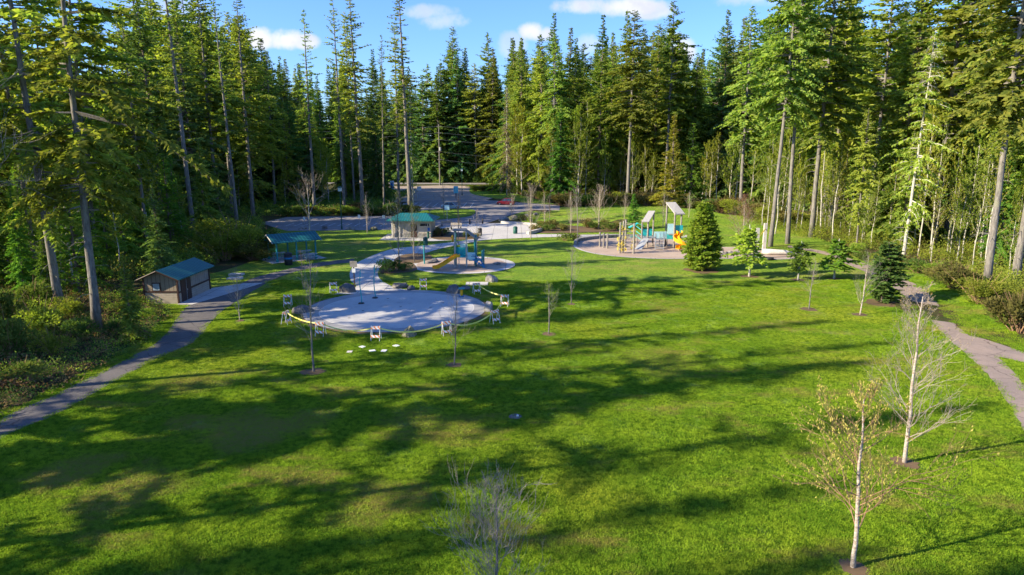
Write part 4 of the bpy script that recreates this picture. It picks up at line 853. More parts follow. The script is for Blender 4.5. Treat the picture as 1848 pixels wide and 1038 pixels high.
def can(u, v, h, r, mat, lab, band=None, grp=None):
    t = thing('trash_can', lab, 'trash can', at(u, v), 0, grp)
    g = MB(); g.tube([(0, 0, 0), (0, 0, .05), (0, 0, .08), (0, 0, h*.78), (0, 0, h*.8)], [r*.96, r*.96, r, r, r*.9], 16); g.build('body', M_[mat], t, True)
    g = MB(); g.tube([(0, 0, h*.82), (0, 0, h*.85), (0, 0, h*.95), (0, 0, h)], [r*1.04, r*1.04, r*.85, r*.3], 16); g.build('lid', M_[mat], t, True)
    if band: g = MB(); g.tube([(0, 0, h*.46), (0, 0, h*.60)], [r*1.02, r*1.02], 16); g.build('band', M_[band], t, True)
can(521, 478, 1.55, .48, 'black', 'big black trash can with blue band in front of the picnic shelter', 'blue')
can(768, 443, 1.25, .36, 'green_can', 'dark green trash can on the path in front of the restroom')
can(930, 422, 1.25, .36, 'green_can', 'dark green trash can at the right side of the plaza')
can(866, 424, 1.15, .36, 'black', 'dark trash can behind the small slide tower at the plaza')
# restroom
t = thing('restroom_building', 'small tan restroom building with low teal metal roof near the lot', 'building', (-15.8, 109.5, 0), R(-3))
g = MB(); g.box((0, .3, 1.42), (6.1, 4.6, 2.84)); g.build('wall', M_['block'], t)
g = MB(); g.box((-1.9, -2.05, 1.4), (.22, .2, 2.8)); g.box((-3.0, -2.3, 1.4), (.22, .22, 2.8)); g.build('post', M_['trim'], t)
g = MB(); g.box((.4, -2.03, 1.1), (1.0, .08, 2.2)); d = g.build('door', M_['brown'], t)
g = MB(); g.box((.75, -2.09, 1.05), (.05, .05, .2)); g.build('handle', M_['steel'], d)
for x, wd in ((1.95, 1.25), (2.78, .28)):
    g = MB(); g.box((x, -2.03, 2.05), (wd, .07, .5)); wi = g.build('window', M_['trim'], t)
    g = MB(); g.box((x, -2.08, 2.05), (wd-.1, .03, .4)); g.build('pane', M_['dark'], wi)
g = MB(); g.box((2.75, -2.03, 1.35), (.34, .05, .5)); g.build('sign', M_['sign_blue'], t)
g = MB(); g.box((0, -2.02, .35), (6.1, .06, .7)); g.build('plinth', M_['rock'], t)
g = MB()
hx, hy, zt, ze = 3.75, 3.2, 3.75, 2.86
v = [(-hx, -hy, ze), (hx, -hy, ze), (hx, hy, ze), (-hx, hy, ze), (-hx+1.6, 0, zt), (hx-1.6, 0, zt)]
v2 = [(x, y, z-.14) for x, y, z in v[:4]]
g.add(v+v2, [(0, 1, 5, 4), (1, 2, 5), (2, 3, 4, 5), (3, 0, 4), (6, 9, 8, 7), (0, 6, 7, 1), (1, 7, 8, 2), (2, 8, 9, 3), (3, 9, 6, 0)]); g.build('roof', M_['roofx'], t)
sheet('restroom_apron', [(-20.5, 104.5), (-12, 103.2), (-9.2, 104.3), (-10.6, 112), (-20.5, 112)], .04, M_['conc'], 3.)
t = thing('drinking_fountain', 'green drinking fountain pedestal in front of the restroom wall', 'fountain', at(773, 431))
g = MB(); g.cyl((0, 0, 0), .16, .95, 10); g.build('pedestal', M_['green_can'], t); g = MB(); g.cyl((0, 0, .95), .12, .14, 12, r2=.26); g.box((.35, 0, .8), (.5, .2, .1)); g.build('bowl', M_['green_can'], t)
# hydrant
t = thing('fire_hydrant', 'yellow fire hydrant on the planting strip beside the plaza', 'hydrant', at(817, 436))
g = MB(); g.tube([(0, 0, 0), (0, 0, .06), (0, 0, .07), (0, 0, .72), (0, 0, .74), (0, 0, .8)], [.22, .22, .15, .15, .2, .2], 12); g.build('barrel', M_['hyd'], t)
g = MB(); g.tube([(0, 0, .8), (0, 0, .95), (0, 0, 1.02)], [.17, .12, .04], 12); g.build('bonnet', M_['hyd'], t)
for s in (-1, 1): g = MB(); g.bar((s*.12, 0, .6), (s*.26, 0, .6), .07, 8); g.build('outlet', M_['hyd'], t)
# splash pad things
def rock(u, v, rx, ry, rz_, mat, lab, seed, grp=None, cat='boulder', loc=None, cut=.75):
    import mathutils
    rg = np.random.default_rng(seed); n, m2 = 14, 22; vs = []; 
    ph = rg.uniform(0, 6.28, 12)
    planes = norm(rg.normal(0, 1, (14, 3))); off = rg.uniform(.62, .92, 14)
    for i in range(n+1):
        for j in range(m2):
            th = math.pi*i/n; p_ = 2*math.pi*j/m2
            d = np.array((math.sin(th)*math.cos(p_), math.sin(th)*math.sin(p_), math.cos(th))); r = 1.
            k = planes @ d; r = min([1.]+[o/kk for o, kk in zip(off, k) if kk > .05])
            r += .03*math.sin(7*d[0]+ph[0])+.03*math.sin(9*d[1]+ph[1])+.02*math.sin(13*d[2]+ph[2])
            q = d*r*np.array((rx, ry, rz_)); vs.append((q[0], q[1], max(q[2], -.25)))
    f = [(i*m2+j, i*m2+(j+1) % m2, (i+1)*m2+(j+1) % m2, (i+1)*m2+j) for i in range(n) for j in range(m2)]
    f = [q[::-1] for q in f]
    g = MB(); g.add(vs, f); o = g.build('boulder', M_[mat], None, False, loc or at(u, v)); o.rotation_euler.z = rg.uniform(0, 6.28) if not loc else 0; return tag(o, lab, cat, grp)
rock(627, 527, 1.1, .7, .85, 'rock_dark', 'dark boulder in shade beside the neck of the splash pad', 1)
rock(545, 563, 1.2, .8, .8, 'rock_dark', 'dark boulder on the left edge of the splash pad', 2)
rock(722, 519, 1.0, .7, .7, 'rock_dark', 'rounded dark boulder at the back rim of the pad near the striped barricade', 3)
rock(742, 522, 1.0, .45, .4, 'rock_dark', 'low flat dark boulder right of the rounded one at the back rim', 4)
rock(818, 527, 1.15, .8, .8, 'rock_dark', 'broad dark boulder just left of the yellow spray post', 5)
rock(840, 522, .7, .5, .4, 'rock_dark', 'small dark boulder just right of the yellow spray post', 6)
rock(881, 561, .62, .55, .9, 'rock', 'upright grey boulder on the right edge of the splash pad', 7)
rock(740, 605, .92, .7, .85, 'rock_moss', 'blocky mossy boulder on the near rim of the splash pad', 8)
rock(888, 508, .78, .7, 1.0, 'rock', 'pale domed boulder on the lawn at the end of a flat slab', 9)
t = at(866, 513); g = MB(); g.box((0, 0, .06), (2.3, 1.3, .12)); tag(g.build('stone_slab', M_['conc'], None, False, (t[0]-.3, t[1], 0)), 'flat pale slab beside the domed boulder', 'slab')
for i, (u, v, r) in enumerate(((546, 414, .95), (586, 414, .9), (633, 415, .9), (675, 415, .95))):
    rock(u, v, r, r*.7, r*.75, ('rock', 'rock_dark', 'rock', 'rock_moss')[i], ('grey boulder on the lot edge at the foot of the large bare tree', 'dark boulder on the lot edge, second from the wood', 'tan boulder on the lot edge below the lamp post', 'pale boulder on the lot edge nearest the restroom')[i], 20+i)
for i, (u, v, r) in enumerate(((910, 398, 1.1), (926, 396, 1.3), (949, 394, 1.1), (967, 388, .8))):
    rock(u, v, r, r*.7, r*.75, ('rock', 'rock_moss', 'rock', 'rock_dark')[i], 'brownish boulder on the verge above the plaza wall', 30+i, 'boulders on the verge above the plaza')
for i in range(6):
    u = 1297+i*6.5; rock(u, 460-(i % 2)*2, .55, .45, .45, ('rock_dark', 'rock')[i % 2], 'stepping boulder in the chips right of the dense young conifer', 40+i, 'stepping boulders of the large playground')
def bent_pole(u, v, ht, lab, seed):
    t = thing('spray_pole', lab, 'spray pole', (*P(u, v), .06)); rg = random.Random(seed)
    g = MB(); z = np.linspace(0, ht, 8); g.tube(np.column_stack([.05*np.sin(z*2.+seed), .03*np.cos(z*2), z]), .045, 8); g.build('pole', M_['teal_light'], t, True)
    g = MB(); g.cyl((0, 0, 0), .30, .09, 14, r2=.22); g.build('base', M_['black'], t)
    g = MB(); g.cyl((.05*math.sin(ht*2.+seed), .03*math.cos(ht*2), ht), .06, .12, 8, r2=.03); g.build('nozzle', M_['teal'], t)
bent_pole(652, 549, 3.05, 'teal bent spray pole on the pad, the nearer and left one of two', 1)
bent_pole(677, 539, 3.0, 'teal bent spray pole on the pad, the farther and right one of two', 2)
t = thing('spray_post', 'short yellow spray post with teal cap on the splash pad rim', 'spray post', (*P(833, 536), .05))
g = MB(); g.cyl((0, 0, 0), .26, .1, 12); g.build('base', M_['blue'], t); g = MB(); g.cyl((0, 0, .1), .14, .62, 12); g.build('post', M_['yellow'], t); g = MB(); g.cyl((0, 0, .72), .3, .1, 14, r2=.36); g.build('cap', M_['teal'], t)
t = thing('spray_post', 'low dark ground sprayer left of the yellow spray post', 'spray post', (*P(781, 505), .02))
g = MB(); g.cyl((0, 0, 0), .1, .5, 8); g.build('post', M_['steel'], t); bpy.data.objects.remove(t.children[0]); bpy.data.objects.remove(t)
# sign post by the neck, lids and plates
def sign(u, v, h, w, hh, mat, lab, post='timber', pr=.045, w2=None, name='sign_post', cat='sign', ry=0):
    t = thing(name, lab, cat, at(u, v), ry)
    g = MB(); g.box((0, 0, h/2), (pr*2, pr*2, h)); g.build('post', M_[post], t)
    g = MB(); g.box((0, -pr-.02, h-hh/2), (w, .03, hh)); g.build('sign_panel', M_[mat], t)
    if w2: g = MB(); g.box((0, -pr-.02, h-hh-.15-w2[1]/2), (w2[0], .03, w2[1])); g.build('notice', M_[w2[2]], t)
    return t
sign(640, 519, 2.75, .72, .62, 'timber', 'brown posted sign with white notice below, beside the splash pad neck', 'brown', .05, (.36, .42, 'white'))
sign(807, 399, 3.1, .95, .95, 'aqua', 'pale square sign on a post at the lot entrance to the plaza', 'steel', .05)
sign(823, 357, 3.3, 1.3, 2.0, 'aqua_sign', 'tall aqua information board by the lot entry', 'brown', .1)
sign(757, 357, 3.2, 1.2, 1.1, 'white', 'white sign board at the far side of the lot entry', 'steel', .06)
sign(550, 413, 2.1, .4, .55, 'white', 'small white parking sign behind the large bare tree', 'steel', .03)
sign(649, 411, 2.3, .45, .6, 'white', 'small parking sign right of the lamp on the lot edge', 'steel', .03)
sign(693, 412, 2.3, .45, .6, 'white', 'small parking sign close to the restroom', 'steel', .03)
t = thing('portable_toilet', 'narrow blue and white booth standing by the far road', 'toilet booth', at(708, 345))
g = MB(); g.box((0, 0, 1.6), (1.2, 1.2, 3.0)); g.build('body', M_['aqua'], t); g = MB(); g.box((0, 0, 3.2), (1.3, 1.3, .25), taper=.6); g.build('roof', M_['white'], t); g = MB(); g.box((0, -.63, 1.5), (.6, .05, 2.4)); g.build('door', M_['sign_blue'], t)
t = thing('entry_gate', 'low metal gate across the lot entry beside the white sign', 'gate', at(768, 362))
g = MB()
for z in (.7, 1.2): g.bar((-2.2, 0, z), (2.2, 0, z), .07, 6)
g.build('rail', M_['steel'], t)
for x in (-2.2, 2.2): g = MB(); g.bar((x, 0, 0), (x, 0, 1.8), .12, 6); g.build('post', M_['steel'], t)
for i, (u, v) in enumerate(((427, 497), (424, 504))):
    x, y = P(u, v); g = MB(); g.box((0, 0, .12), (1.45, .95, .2)); tag(g.build('utility_vault', M_['conc'], None, False, (x, y, 0)), ('pale concrete utility lid beside the left path, the farther of two', 'pale concrete utility lid beside the left path, the nearer of two')[i], 'utility lid')
for i, (u, v) in enumerate(((631, 636), (654, 627), (672, 634), (693, 634), (715, 625))):
    x, y = P(u, v); g = MB(); g.box((0, 0, .02), (.36, .42, .05)); o = g.build('ground_plate', M_['white' if i else 'trim'], None, False, (x, y, .02)); o.rotation_euler.z = i
    tag(o, ('small pale plate on the lawn, leftmost of five', 'small pale plate on the lawn, farther one on the left of five', 'small pale plate on the lawn, middle of five', 'small pale plate on the lawn, next right of the middle one', 'small pale plate on the lawn, rightmost of five')[i], 'ground plate')
t = thing('valve_box', 'dirt ring with a small white valve in the middle of the big lawn', 'valve', at(930, 752))
g = MB(); g.tube([(0, 0, 0), (0, 0, .05)], [.36, .30], 16); g.build('dirt_ring', M_['rock_dark'], t); g = MB(); g.cyl((.12, -.05, .03), .06, .08, 10); g.build('valve_cap', M_['white'], t)
x, y = P(735, 762)
# mulch rings under young trees
mrg = random.Random(8)
for u, v, r in RINGS[:-1]:
    x, y = P(u, v); pl = [(x+r*mrg.uniform(.75, 1.2)*math.cos(a*math.pi/8), y+r*mrg.uniform(.75, 1.2)*math.sin(a*math.pi/8)) for a in range(16)]
    sheet('mulch_ring', smoothpoly(pl, True, 3), .014, M_['mulch'], 1.)
# barricades and tape
def barricade(u, v, rz, lab, lean=False):
    x, y = P(u, v); t = thing('barricade', lab, 'barricade', (x, y, 0), rz, 'striped barricades around the splash pad')
    for s in (-1, 1):
        g = MB(); g.bar((s*.32, -.30, 0), (s*.32, -.03, 1.1), .024, 4); g.build('leg', M_['white'], t)
        g = MB(); g.bar((s*.32, .30, 0), (s*.32, .03, 1.1), .024, 4); g.build('leg', M_['white'], t)
    for z, yy in ((.96, -.10), (.36, -.26)):
        g = MB(); g.box((0, yy, z), (.68, .03, .19), rx=-R(14)); g.build('striped_board', M_['stripe_board'], t)
    g = MB(); g.box((0, .10, .95), (.72, .03, .2), rx=R(14)); g.build('rear_board', M_['stripe_board'], t)
    return Vector((x, y, 1.0))
B = [barricade(520, 553, .1, 'orange-white barricade on the grass left of the pad'), barricade(602, 529, .5, 'teal-tinted barricade beyond the left rim boulder'), barricade(517, 585, 1.35, 'barricade seen edge-on at the tape end, left of the pad'),
     barricade(579, 606, -.15, 'barricade at the near-left rim of the pad with tape'), barricade(679, 614, -.05, 'barricade centred on the near rim of the pad'), barricade(806, 605, .35, 'barricade behind the sapling at the near-right rim'),
     barricade(764, 522, .1, 'barricade at the back rim beside the flat boulder'), barricade(860, 530, .35, 'barricade by the flat slab at the back-right of the pad'), barricade(911, 553, -.2, 'barricade farthest right of the pad'), barricade(893, 583, .6, 'barricade just right of the upright grey boulder')]
tp_ = MB()
def tape_run(a, b, sag):
    pts = [a.lerp(b, s)+Vector((0, 0, -sag*4*s*(1-s))) for s in np.linspace(0, 1, 13)]
    v = []
    for i, p in enumerate(pts): v += [(p.x, p.y, p.z-.05), (p.x, p.y, p.z+.05)]
    dx, dy = (b-a).normalized().yx; nx = -dx*.006; ny = dy*.006
    v2 = [(x+nx, y+ny, z) for x, y, z in v]; n = len(v); f = []
    for i in range(0, n-2, 2): f += [(i, i+2, i+3, i+1), (n+i+1, n+i+3, n+i+2, n+i), (i+1, i+3, n+i+3, n+i+1), (i, n+i, n+i+2, i+2)]
    g = MB(); g.add(v2+v, f); return g
for a, b, sg, lab in ((2, 3, .25, 'yellow caution tape between the edge-on barricade and the near-left one'), (3, 4, .42, 'yellow caution tape along the near rim of the pad'), (4, 5, .55, 'yellow caution tape sagging past the mossy boulder'), (5, 9, .6, 'yellow caution tape along the near-right rim'), (9, 8, .2, 'yellow caution tape between the two right-hand barricades'), (8, 7, .25, 'yellow caution tape running back to the flat slab')):
    tag(tape_run(B[a], B[b], sg).build('caution_tape', M_['tape']), lab, 'caution tape')
# lamp posts, bollards
def lamp(u, v, h, lab, Y=None):
    t = thing('street_lamp', lab, 'street lamp', at(u, v))
    g = MB(); g.tube([(0, 0, 0), (0, 0, .5), (0, 0, .55), (0, 0, h)], [.16, .16, .09, .07], 8); g.build('pole', M_['green_can'], t)
    g = MB(); g.box((0, 0, h+.3), (.5, .5, .6), taper=1.2); g.build('lamp_glass', M_['lamp_glass'], t); g = MB(); g.box((0, 0, h+.72), (.8, .8, .22), taper=.35); g.build('lamp_cap', M_['green_can'], t)
lamp(617, 414, 6.6, 'green lamp post with square lantern on the near lot edge'); lamp(834, 353, 7.2, 'green lamp post with square lantern beside the aqua board')
for i, (u, v) in enumerate(((848, 405), (871, 404), (798, 427))):
    o = MB().tube([(0, 0, 0), (0, 0, .9), (0, 0, 1.0)], [.14, .14, .05], 10).build('bollard', M_['black'], None, True, at(u, v)); tag(o, ('dark bollard at the lot side of the plaza, the left one', 'dark bollard at the lot side of the plaza, the right one', 'slim dark bollard beside the restroom corner')[i], 'bollard')
def bench(u, v, rz, lab):
    t = thing('park_bench', lab, 'bench', at(u, v), rz)
    g = MB(); g.box((0, 0, .46), (2.0, .5, .06)); g.build('seat', M_['timber'], t); g = MB(); g.box((0, .26, .8), (2.0, .06, .45), rx=R(-10)); g.build('backrest', M_['timber'], t)
    for s in (-.85, .85): g = MB(); g.box((s, 0, .23), (.08, .5, .46)); g.build('leg', M_['black'], t)
bench(806, 409, R(20), 'dark bench on the restroom side of the plaza'); bench(823, 413, R(-10), 'second bench at the plaza, right of the dark one')
# utility pole with wires
UP = (XY(794, 332, 262), 262, 0)
t = thing('utility_pole', 'tall grey utility pole with cross arms beside the road', 'utility pole', UP)
hp = ztop(262, 224); g = MB(); g.tube([(0, 0, -.3), (0, 0, hp)], [.30, .17], 10); g.build('pole', M_['bark_grey'], t)
arms = []
for v_ in (228, 240, 252, 274, 288):
    z = ztop(262, v_); g = MB(); g.box((.1, -.1, z), (1.9, .16, .16)); g.build('cross_arm', M_['timber'], t); arms.append(z)
g = MB(); g.cyl((.45, -.3, ztop(262, 272)), .4, 1.3, 10); g.build('transformer', M_['steel'], t)
def wire(a, b, sag, lab, r=.035):
    o = MB().tube([Vector(a).lerp(Vector(b), s)+Vector((0, 0, -sag*4*s*(1-s))) for s in np.linspace(0, 1, 16)], r, 4).build('power_line', M_['wire']); tag(o, lab, 'wire', 'power lines along the road')
for i, z in enumerate(arms): wire((UP[0]+.5, 261.9, z), (UP[0]+62, 250, z-.5-(.5*i)), 1.4, 'thin power line running from the utility pole across the dark wood')
for i, z in enumerate(arms[:4]): wire((UP[0]-.5, 261.9, z), (UP[0]-75, 276, z-.3), 1.6, 'thin power line running from the utility pole behind the lot firs')
# cars
def car(u, v, rz, paint, lab, L=4.5, W=1.8, Ht=1.55, suv=False):
    t = thing('parked_car', lab, 'car', at(u, v), rz)
    def loft(secs, mat, nm, par=None):
        vs = []; n = len(secs[0])
        for s in secs: vs += s
        f = [(i*n+j, i*n+(j+1) % n, (i+1)*n+(j+1) % n, (i+1)*n+j) for i in range(len(secs)-1) for j in range(n)]; f += [tuple(range(n))[::-1], tuple((len(secs)-1)*n+j for j in range(n))]
        g = MB(); g.add(vs, f); o = g.build(nm, M_[mat], par or t, True)
        try: o.data.set_sharp_from_angle(angle=R(35))
        except Exception: pass
        return o
    def sec(x, z0, z1, w, rr=.12): w2 = w/2; return [(x, -w2, z0), (x, -w2, z1-rr), (x, -w2+rr, z1), (x, w2-rr, z1), (x, w2, z1-rr), (x, w2, z0)]
    hb = .92 if not suv else 1.02; l = L/2
    loft([sec(-l, .38, hb-.22, W*.86), sec(-l+.12, .25, hb-.04, W*.95), sec(-l+.6, .22, hb+.02, W), sec(.6, .22, hb+.02, W), sec(l-.9, .22, hb-.08, W), sec(l-.15, .25, hb-.22, W*.93), sec(l, .36, hb-.34, W*.84)], paint, 'body')
    def cab(x, z1, w, z0=hb-.02): w2 = w/2; return [(x, -W*.47, z0), (x, -w2, z1-.06), (x, -w2+.08, z1), (x, w2-.08, z1), (x, w2, z1-.06), (x, W*.47, z0)]
    xr = -l+.25 if suv else -l+.75
    loft([cab(xr, hb+.03, W*.9), cab(xr+.45, Ht-.05, W*.74), cab(xr+1.1, Ht-.01, W*.76), cab(.15, Ht-.03, W*.76), cab(1.05, hb+.03, W*.9)], 'car_glass', 'windows')
    g = MB(); g.box((xr/2+.32, 0, Ht), (abs(xr)+.1-.15, W*.72, .07), taper=.93); g.build('roof', M_[paint], t)
    g = MB()
    for x in (xr+.15, -.35, .75):
        for s in (-1, 1): g.bar((x+(.0 if x < .5 else .28), s*W*.465, hb), (x+(.25 if x < -.5 else (-.0 if x < .5 else -.42)), s*W*.375, Ht), .045, 4)
    g.build('pillars', M_[paint], t)
    for x in (-l+.85, l-.85):
        for s in (-1, 1):
            g = MB(); g.bar((x, s*(W/2-.18), .33), (x, s*(W/2+.02), .33), .33, 16); wh = g.build('wheel', M_['rubber'], t); g = MB(); g.bar((x, s*(W/2), .33), (x, s*(W/2+.035), .33), .2, 12); g.build('rim', M_['steel'], wh)
    for s in (-1, 1):
        g = MB(); g.box((l-.05, s*W*.34, hb-.32), (.12, .32, .16)); g.build('headlight', M_['lamp_glass'], t)
        g = MB(); g.box((-l+.04, s*W*.38, hb-.2), (.1, .26, .18)); g.build('tail_light', M_['car_red'], t)
    return t
car(913, 370, R(168)+R(180)-R(180), 'car_red', 'dark red car parked on the far right side of the lot', suv=True, Ht=1.68)
car(813, 377, R(5), 'car_silver', 'silver-blue car parked behind the grass island', 4.7)
# small playground
t = thing('slide_tower', 'small teal play tower with tilted roof and orange slide', 'play structure', (-6.0, 80.4, .06), 0)
for x, y, h in ((-.75, -.6, 4.4), (.62, -.75, 4.3), (-.75, .8, 4.4), (1.7, .3, 3.8), (1.5, 1.2, 3.4)):
    g = MB(); g.cyl((x, y, 0), .095, h, 10); g.build('post', M_['steel' if y < 0 else 'teal'], t)
for x, y, h in ((2.45, -.3, 2.0), (2.6, .7, 2.0)): g = MB(); g.cyl((x, y, 0), .09, h, 8); g.build('post', M_['teal'], t)
g = MB(); g.add([(-1.0, -.8, 4.45), (.5, -.8, 4.4), (1.9, -.6, 3.3), (2.0, 1.3, 3.3), (.5, 1.3, 4.4), (-1.0, 1.3, 4.45)]+[(x, y, z-.09) for x, y, z in ((-1.0, -.8, 4.45), (.5, -.8, 4.4), (1.9, -.6, 3.3), (2.0, 1.3, 3.3), (.5, 1.3, 4.4), (-1.0, 1.3, 4.45))],
    [(0, 1, 4, 5), (1, 2, 3, 4), (11, 10, 7, 6), (10, 9, 8, 7), (0, 6, 7, 1), (1, 7, 8, 2), (2, 8, 9, 3), (3, 9, 10, 4), (4, 10, 11, 5), (5, 11, 6, 0)]); g.build('roof', M_['timber'], t)
g = MB(); g.box((-.05, .1, 1.25), (1.5, 1.5, .09)); g.box((1.6, .2, .8), (1.5, 1.3, .08)); g.build('deck', M_['teal_light'], t)
g = MB()
for k in range(6): g.box((-.75+.02, -.35+k*.2, 1.75), (.05, .05, .9))
g.box((-.72, .1, 2.2), (.06, 1.4, .08)); g.box((0, .85, 1.75), (1.4, .05, .9)); g.build('guard_panel', M_['teal_light'], t)
for c_, d_ in (((1.15, -.62, 1.35), (1.0, .05, .9)), ((2.5, .2, 1.1), (.05, 1.0, .9)), ((.2, .92, 2.35), (.9, .05, .5))): g = MB(); g.box(c_, d_); g.build('aqua_panel', M_['aqua'], t)
g = MB(); pts = [(0, 0, 1.15), (.5, 0, 1.25), (1.0, 0, .85), (1.5, 0, .3)]
for k in range(5): g.box((1.55+k*.28, -.95, .95-k*.2), (.3, .7, .12))
g.tube([(1.2, -.6, 1.5), (1.7, -.75, 1.5), (2.3, -.75, .95), (2.7, -.75, .2)], .05, 6); g.tube([(1.2, -1.2, 1.4), (1.7, -1.25, 1.4), (2.3, -1.25, .9), (2.7, -1.25, .2)], .05, 6); g.build('climber', M_['blue'], t)
def slide_mesh(path, w, side, r=.05):
    g = MB(); v = []
    for i, p in enumerate(path):
        p = Vector(p); a = Vector(path[max(i-1, 0)]); b = Vector(path[min(i+1, len(path)-1)]); d = (b-a); d.z = 0; d.normalize(); n = Vector((-d.y, d.x, 0))
        v += [p+n*w/2+Vector((0, 0, side)), p+n*w/2, p+n*w*.25-Vector((0, 0, .05)), p-n*w*.25-Vector((0, 0, .05)), p-n*w/2, p-n*w/2+Vector((0, 0, side)), p-n*(w/2+r)+Vector((0, 0, side)), p-n*(w/2+r)-Vector((0, 0, .12)), p+n*(w/2+r)-Vector((0, 0, .12)), p+n*(w/2+r)+Vector((0, 0, side))]
    n = 10; k = len(path); f = [(i*n+j, (i+1)*n+j, (i+1)*n+(j+1) % n, i*n+(j+1) % n) for i in range(k-1) for j in range(n)]; f += [tuple(range(n)), tuple((k-1)*n+j for j in range(n))[::-1]]
    g.add([tuple(q) for q in v], f); return g
slide_mesh([(-.3, -.9, 1.45), (-.7, -1.2, 1.42), (-1.3, -1.55, 1.05), (-2.0, -1.95, .62), (-2.6, -2.3, .34), (-3.1, -2.6, .3)], .52, .22).build('slide', M_['yellow'], t)
for x, y, h in ((-2.7, -2.35, .3), (-.8, -1.1, 1.4), (-.25, -.95, 1.35)): g = MB(); g.cyl((x, y, 0), .05, h, 6); g.build('support', M_['steel'], t)
rock(0, 0, .55, .5, .35, 'rock', 'flat stone lying on the chips right of the slide tower', 51, loc=(-1.9, 82, .06))
for i, (u, v, h) in enumerate(((766, 477, 2.3),)):
    tag(MB().cyl((0, 0, 0), .09, h, 8).build('marker_post', M_['teal'], None, False, at(u, v)), 'teal upright post between planting bed and small playground', 'post')
rock(781, 474, 1.3, .8, .55, 'rock_dark', 'dark mounded boulder at the left rim of the small playground', 52)
# large playground: three balance posts, net climber, main structure
t = thing('balance_posts', 'three grey upright posts at the left end of the large playground', 'play posts', (*P(1089, 448), .06))
for i, (x, y) in enumerate(((-.4, 1.0), (0, 0), (.45, -.6))): g = MB(); g.cyl((x, y, 0), .13, 2.1, 10); g.build('post', M_['timber'], t)
bx, by = P(1131, 458)
t = thing('climbing_frame', 'grey posts strung with yellow climbing holds on the large playground', 'play structure', (bx, by, .06))
cp = [(-.95, 0, 4.2), (-.45, .5, 4.3), (.85, -.3, 4.1), (.3, 3.2, 4.2)]
for x, y, h in cp: g = MB(); g.cyl((x, y, 0), .13, h, 10); g.build('post', M_['timber'], t)
hr = random.Random(4)
for k in range(56):
    x = (-1.0, -.45, .83)[k*3//56]
    if k in (0, 19, 38): g = MB()
    z = .4+hr.random()*3.2; cxh, cyh = x+hr.uniform(-.3, .3), hr.uniform(-.35, .4); rr = hr.uniform(.12, .2)
    th = np.linspace(0, 2*math.pi, 9); tl = hr.uniform(0, 3)
    g.tube(np.column_stack([cxh+rr*np.cos(th)*math.cos(tl), cyh+rr*np.cos(th)*math.sin(tl), z+rr*np.sin(th)]), .035, 4, cap=False)
    if k in (18, 37, 55): tag(g.build('climbing_holds', M_['yellow_holds'], t), kind='stuff')
g = MB()
for a, b in ((0, 1), (1, 2), (0, 2), (2, 3)):
    for z in (1.0, 2.0, 3.0, 3.9): g.bar((cp[a][0], cp[a][1], z), (cp[b][0], cp[b][1], z-.1), .03, 4)
g.build('rope_lattice', M_['timber'], t)
ox, oy = P(1160, 447)
t = thing('play_structure', 'large play structure with two grey tilted roofs, teal decks and orange slide', 'play structure', (ox, oy, .06), 0)
def tilt_roof(x0, x1, y0, y1, za, zb, nm='roof'):
    g = MB(); v = [(x0, y0, za), (x1, y0, zb), (x1, y1, zb), (x0, y1, za)]; g.add(v+[(x, y, z-.12) for x, y, z in v], [(0, 1, 2, 3), (7, 6, 5, 4), (0, 4, 5, 1), (1, 5, 6, 2), (2, 6, 7, 3), (3, 7, 4, 0)]); return g.build(nm, M_['timber_pale'], t)
k = 93/1230.
# small tower: posts (u 901..1047)
for x, y, h in ((-.2, 0, 3.9), (.6, -.2, 3.8), (.9, 1.5, 4.8), (1.65, 1.3, 4.8)): g = MB(); g.cyl((x, y, 0), .11, h, 10); g.build('post', M_['timber'], t)
g = MB(); v = [(-.35, -.4, 3.75), (.65, -.5, 3.75), (1.9, 1.6, 5.05), (.95, 1.75, 5.05)]; g.add(v+[(x, y, z-.12) for x, y, z in v], [(0, 1, 2, 3), (7, 6, 5, 4), (0, 4, 5, 1), (1, 5, 6, 2), (2, 6, 7, 3), (3, 7, 4, 0)]); g.build('roof', M_['timber_pale'], t)
# tall tower
for x, y, h in ((3.5, 1.3, 6.0), (4.25, -.6, 5.0), (4.65, 1.1, 5.6), (5.4, .3, 5.0)): g = MB(); g.cyl((x, y, 0), .12, h, 10); g.build('post', M_['timber'], t)
g = MB(); v = [(3.35, 1.5, 6.3), (4.75, 1.6, 6.3), (5.65, -.5, 4.85), (4.2, -.8, 4.85)]; v2 = [(x, y, z-.14) for x, y, z in v]
g.add(v+v2, [(3, 2, 1, 0), (4, 5, 6, 7), (0, 1, 5, 4), (1, 2, 6, 5), (2, 3, 7, 6), (3, 0, 4, 7)]); g.build('roof', M_['timber_pale'], t)
g = MB(); g.box((.85, .8, 1.35), (1.9, 1.9, .1)); g.box((4.45, .4, 1.9), (1.9, 1.8, .1)); g.box((2.65, .5, 1.2), (1.7, 1.2, .1)); g.build('deck', M_['steel'], t)
g = MB(); g.box((.8, 1.5, 1.95), (1.5, .06, 1.0)); g.build('rear_panel', M_['teal_light'], t)
for c_, d_ in (((4.95, -.45, 2.6), (1.05, .06, 1.2)), ((5.5, .5, 2.5), (.06, 1.5, 1.2)), ((3.7, -.4, 1.6), (.8, .06, .7))): g = MB(); g.box(c_, d_); g.build('teal_panel', M_['teal_light'], t)
g = MB()
for i in range(9): g.box((1.8+i*.19, -.12, 1.75), (.09, .05, .95))
g.box((2.6, -.12, 2.2), (1.7, .06, .08)); g.box((3.75, -.45, 2.7), (.85, .08, 1.4)); g.box((2.6, 1.1, 1.7), (1.7, .05, .8)); g.build('guard_panel', M_['aqua'], t)
g = MB()
for i in range(7): g.box((2.25-i*.06, -.5-i*.3, 1.15-i*.17), (1.15, .28, .06))
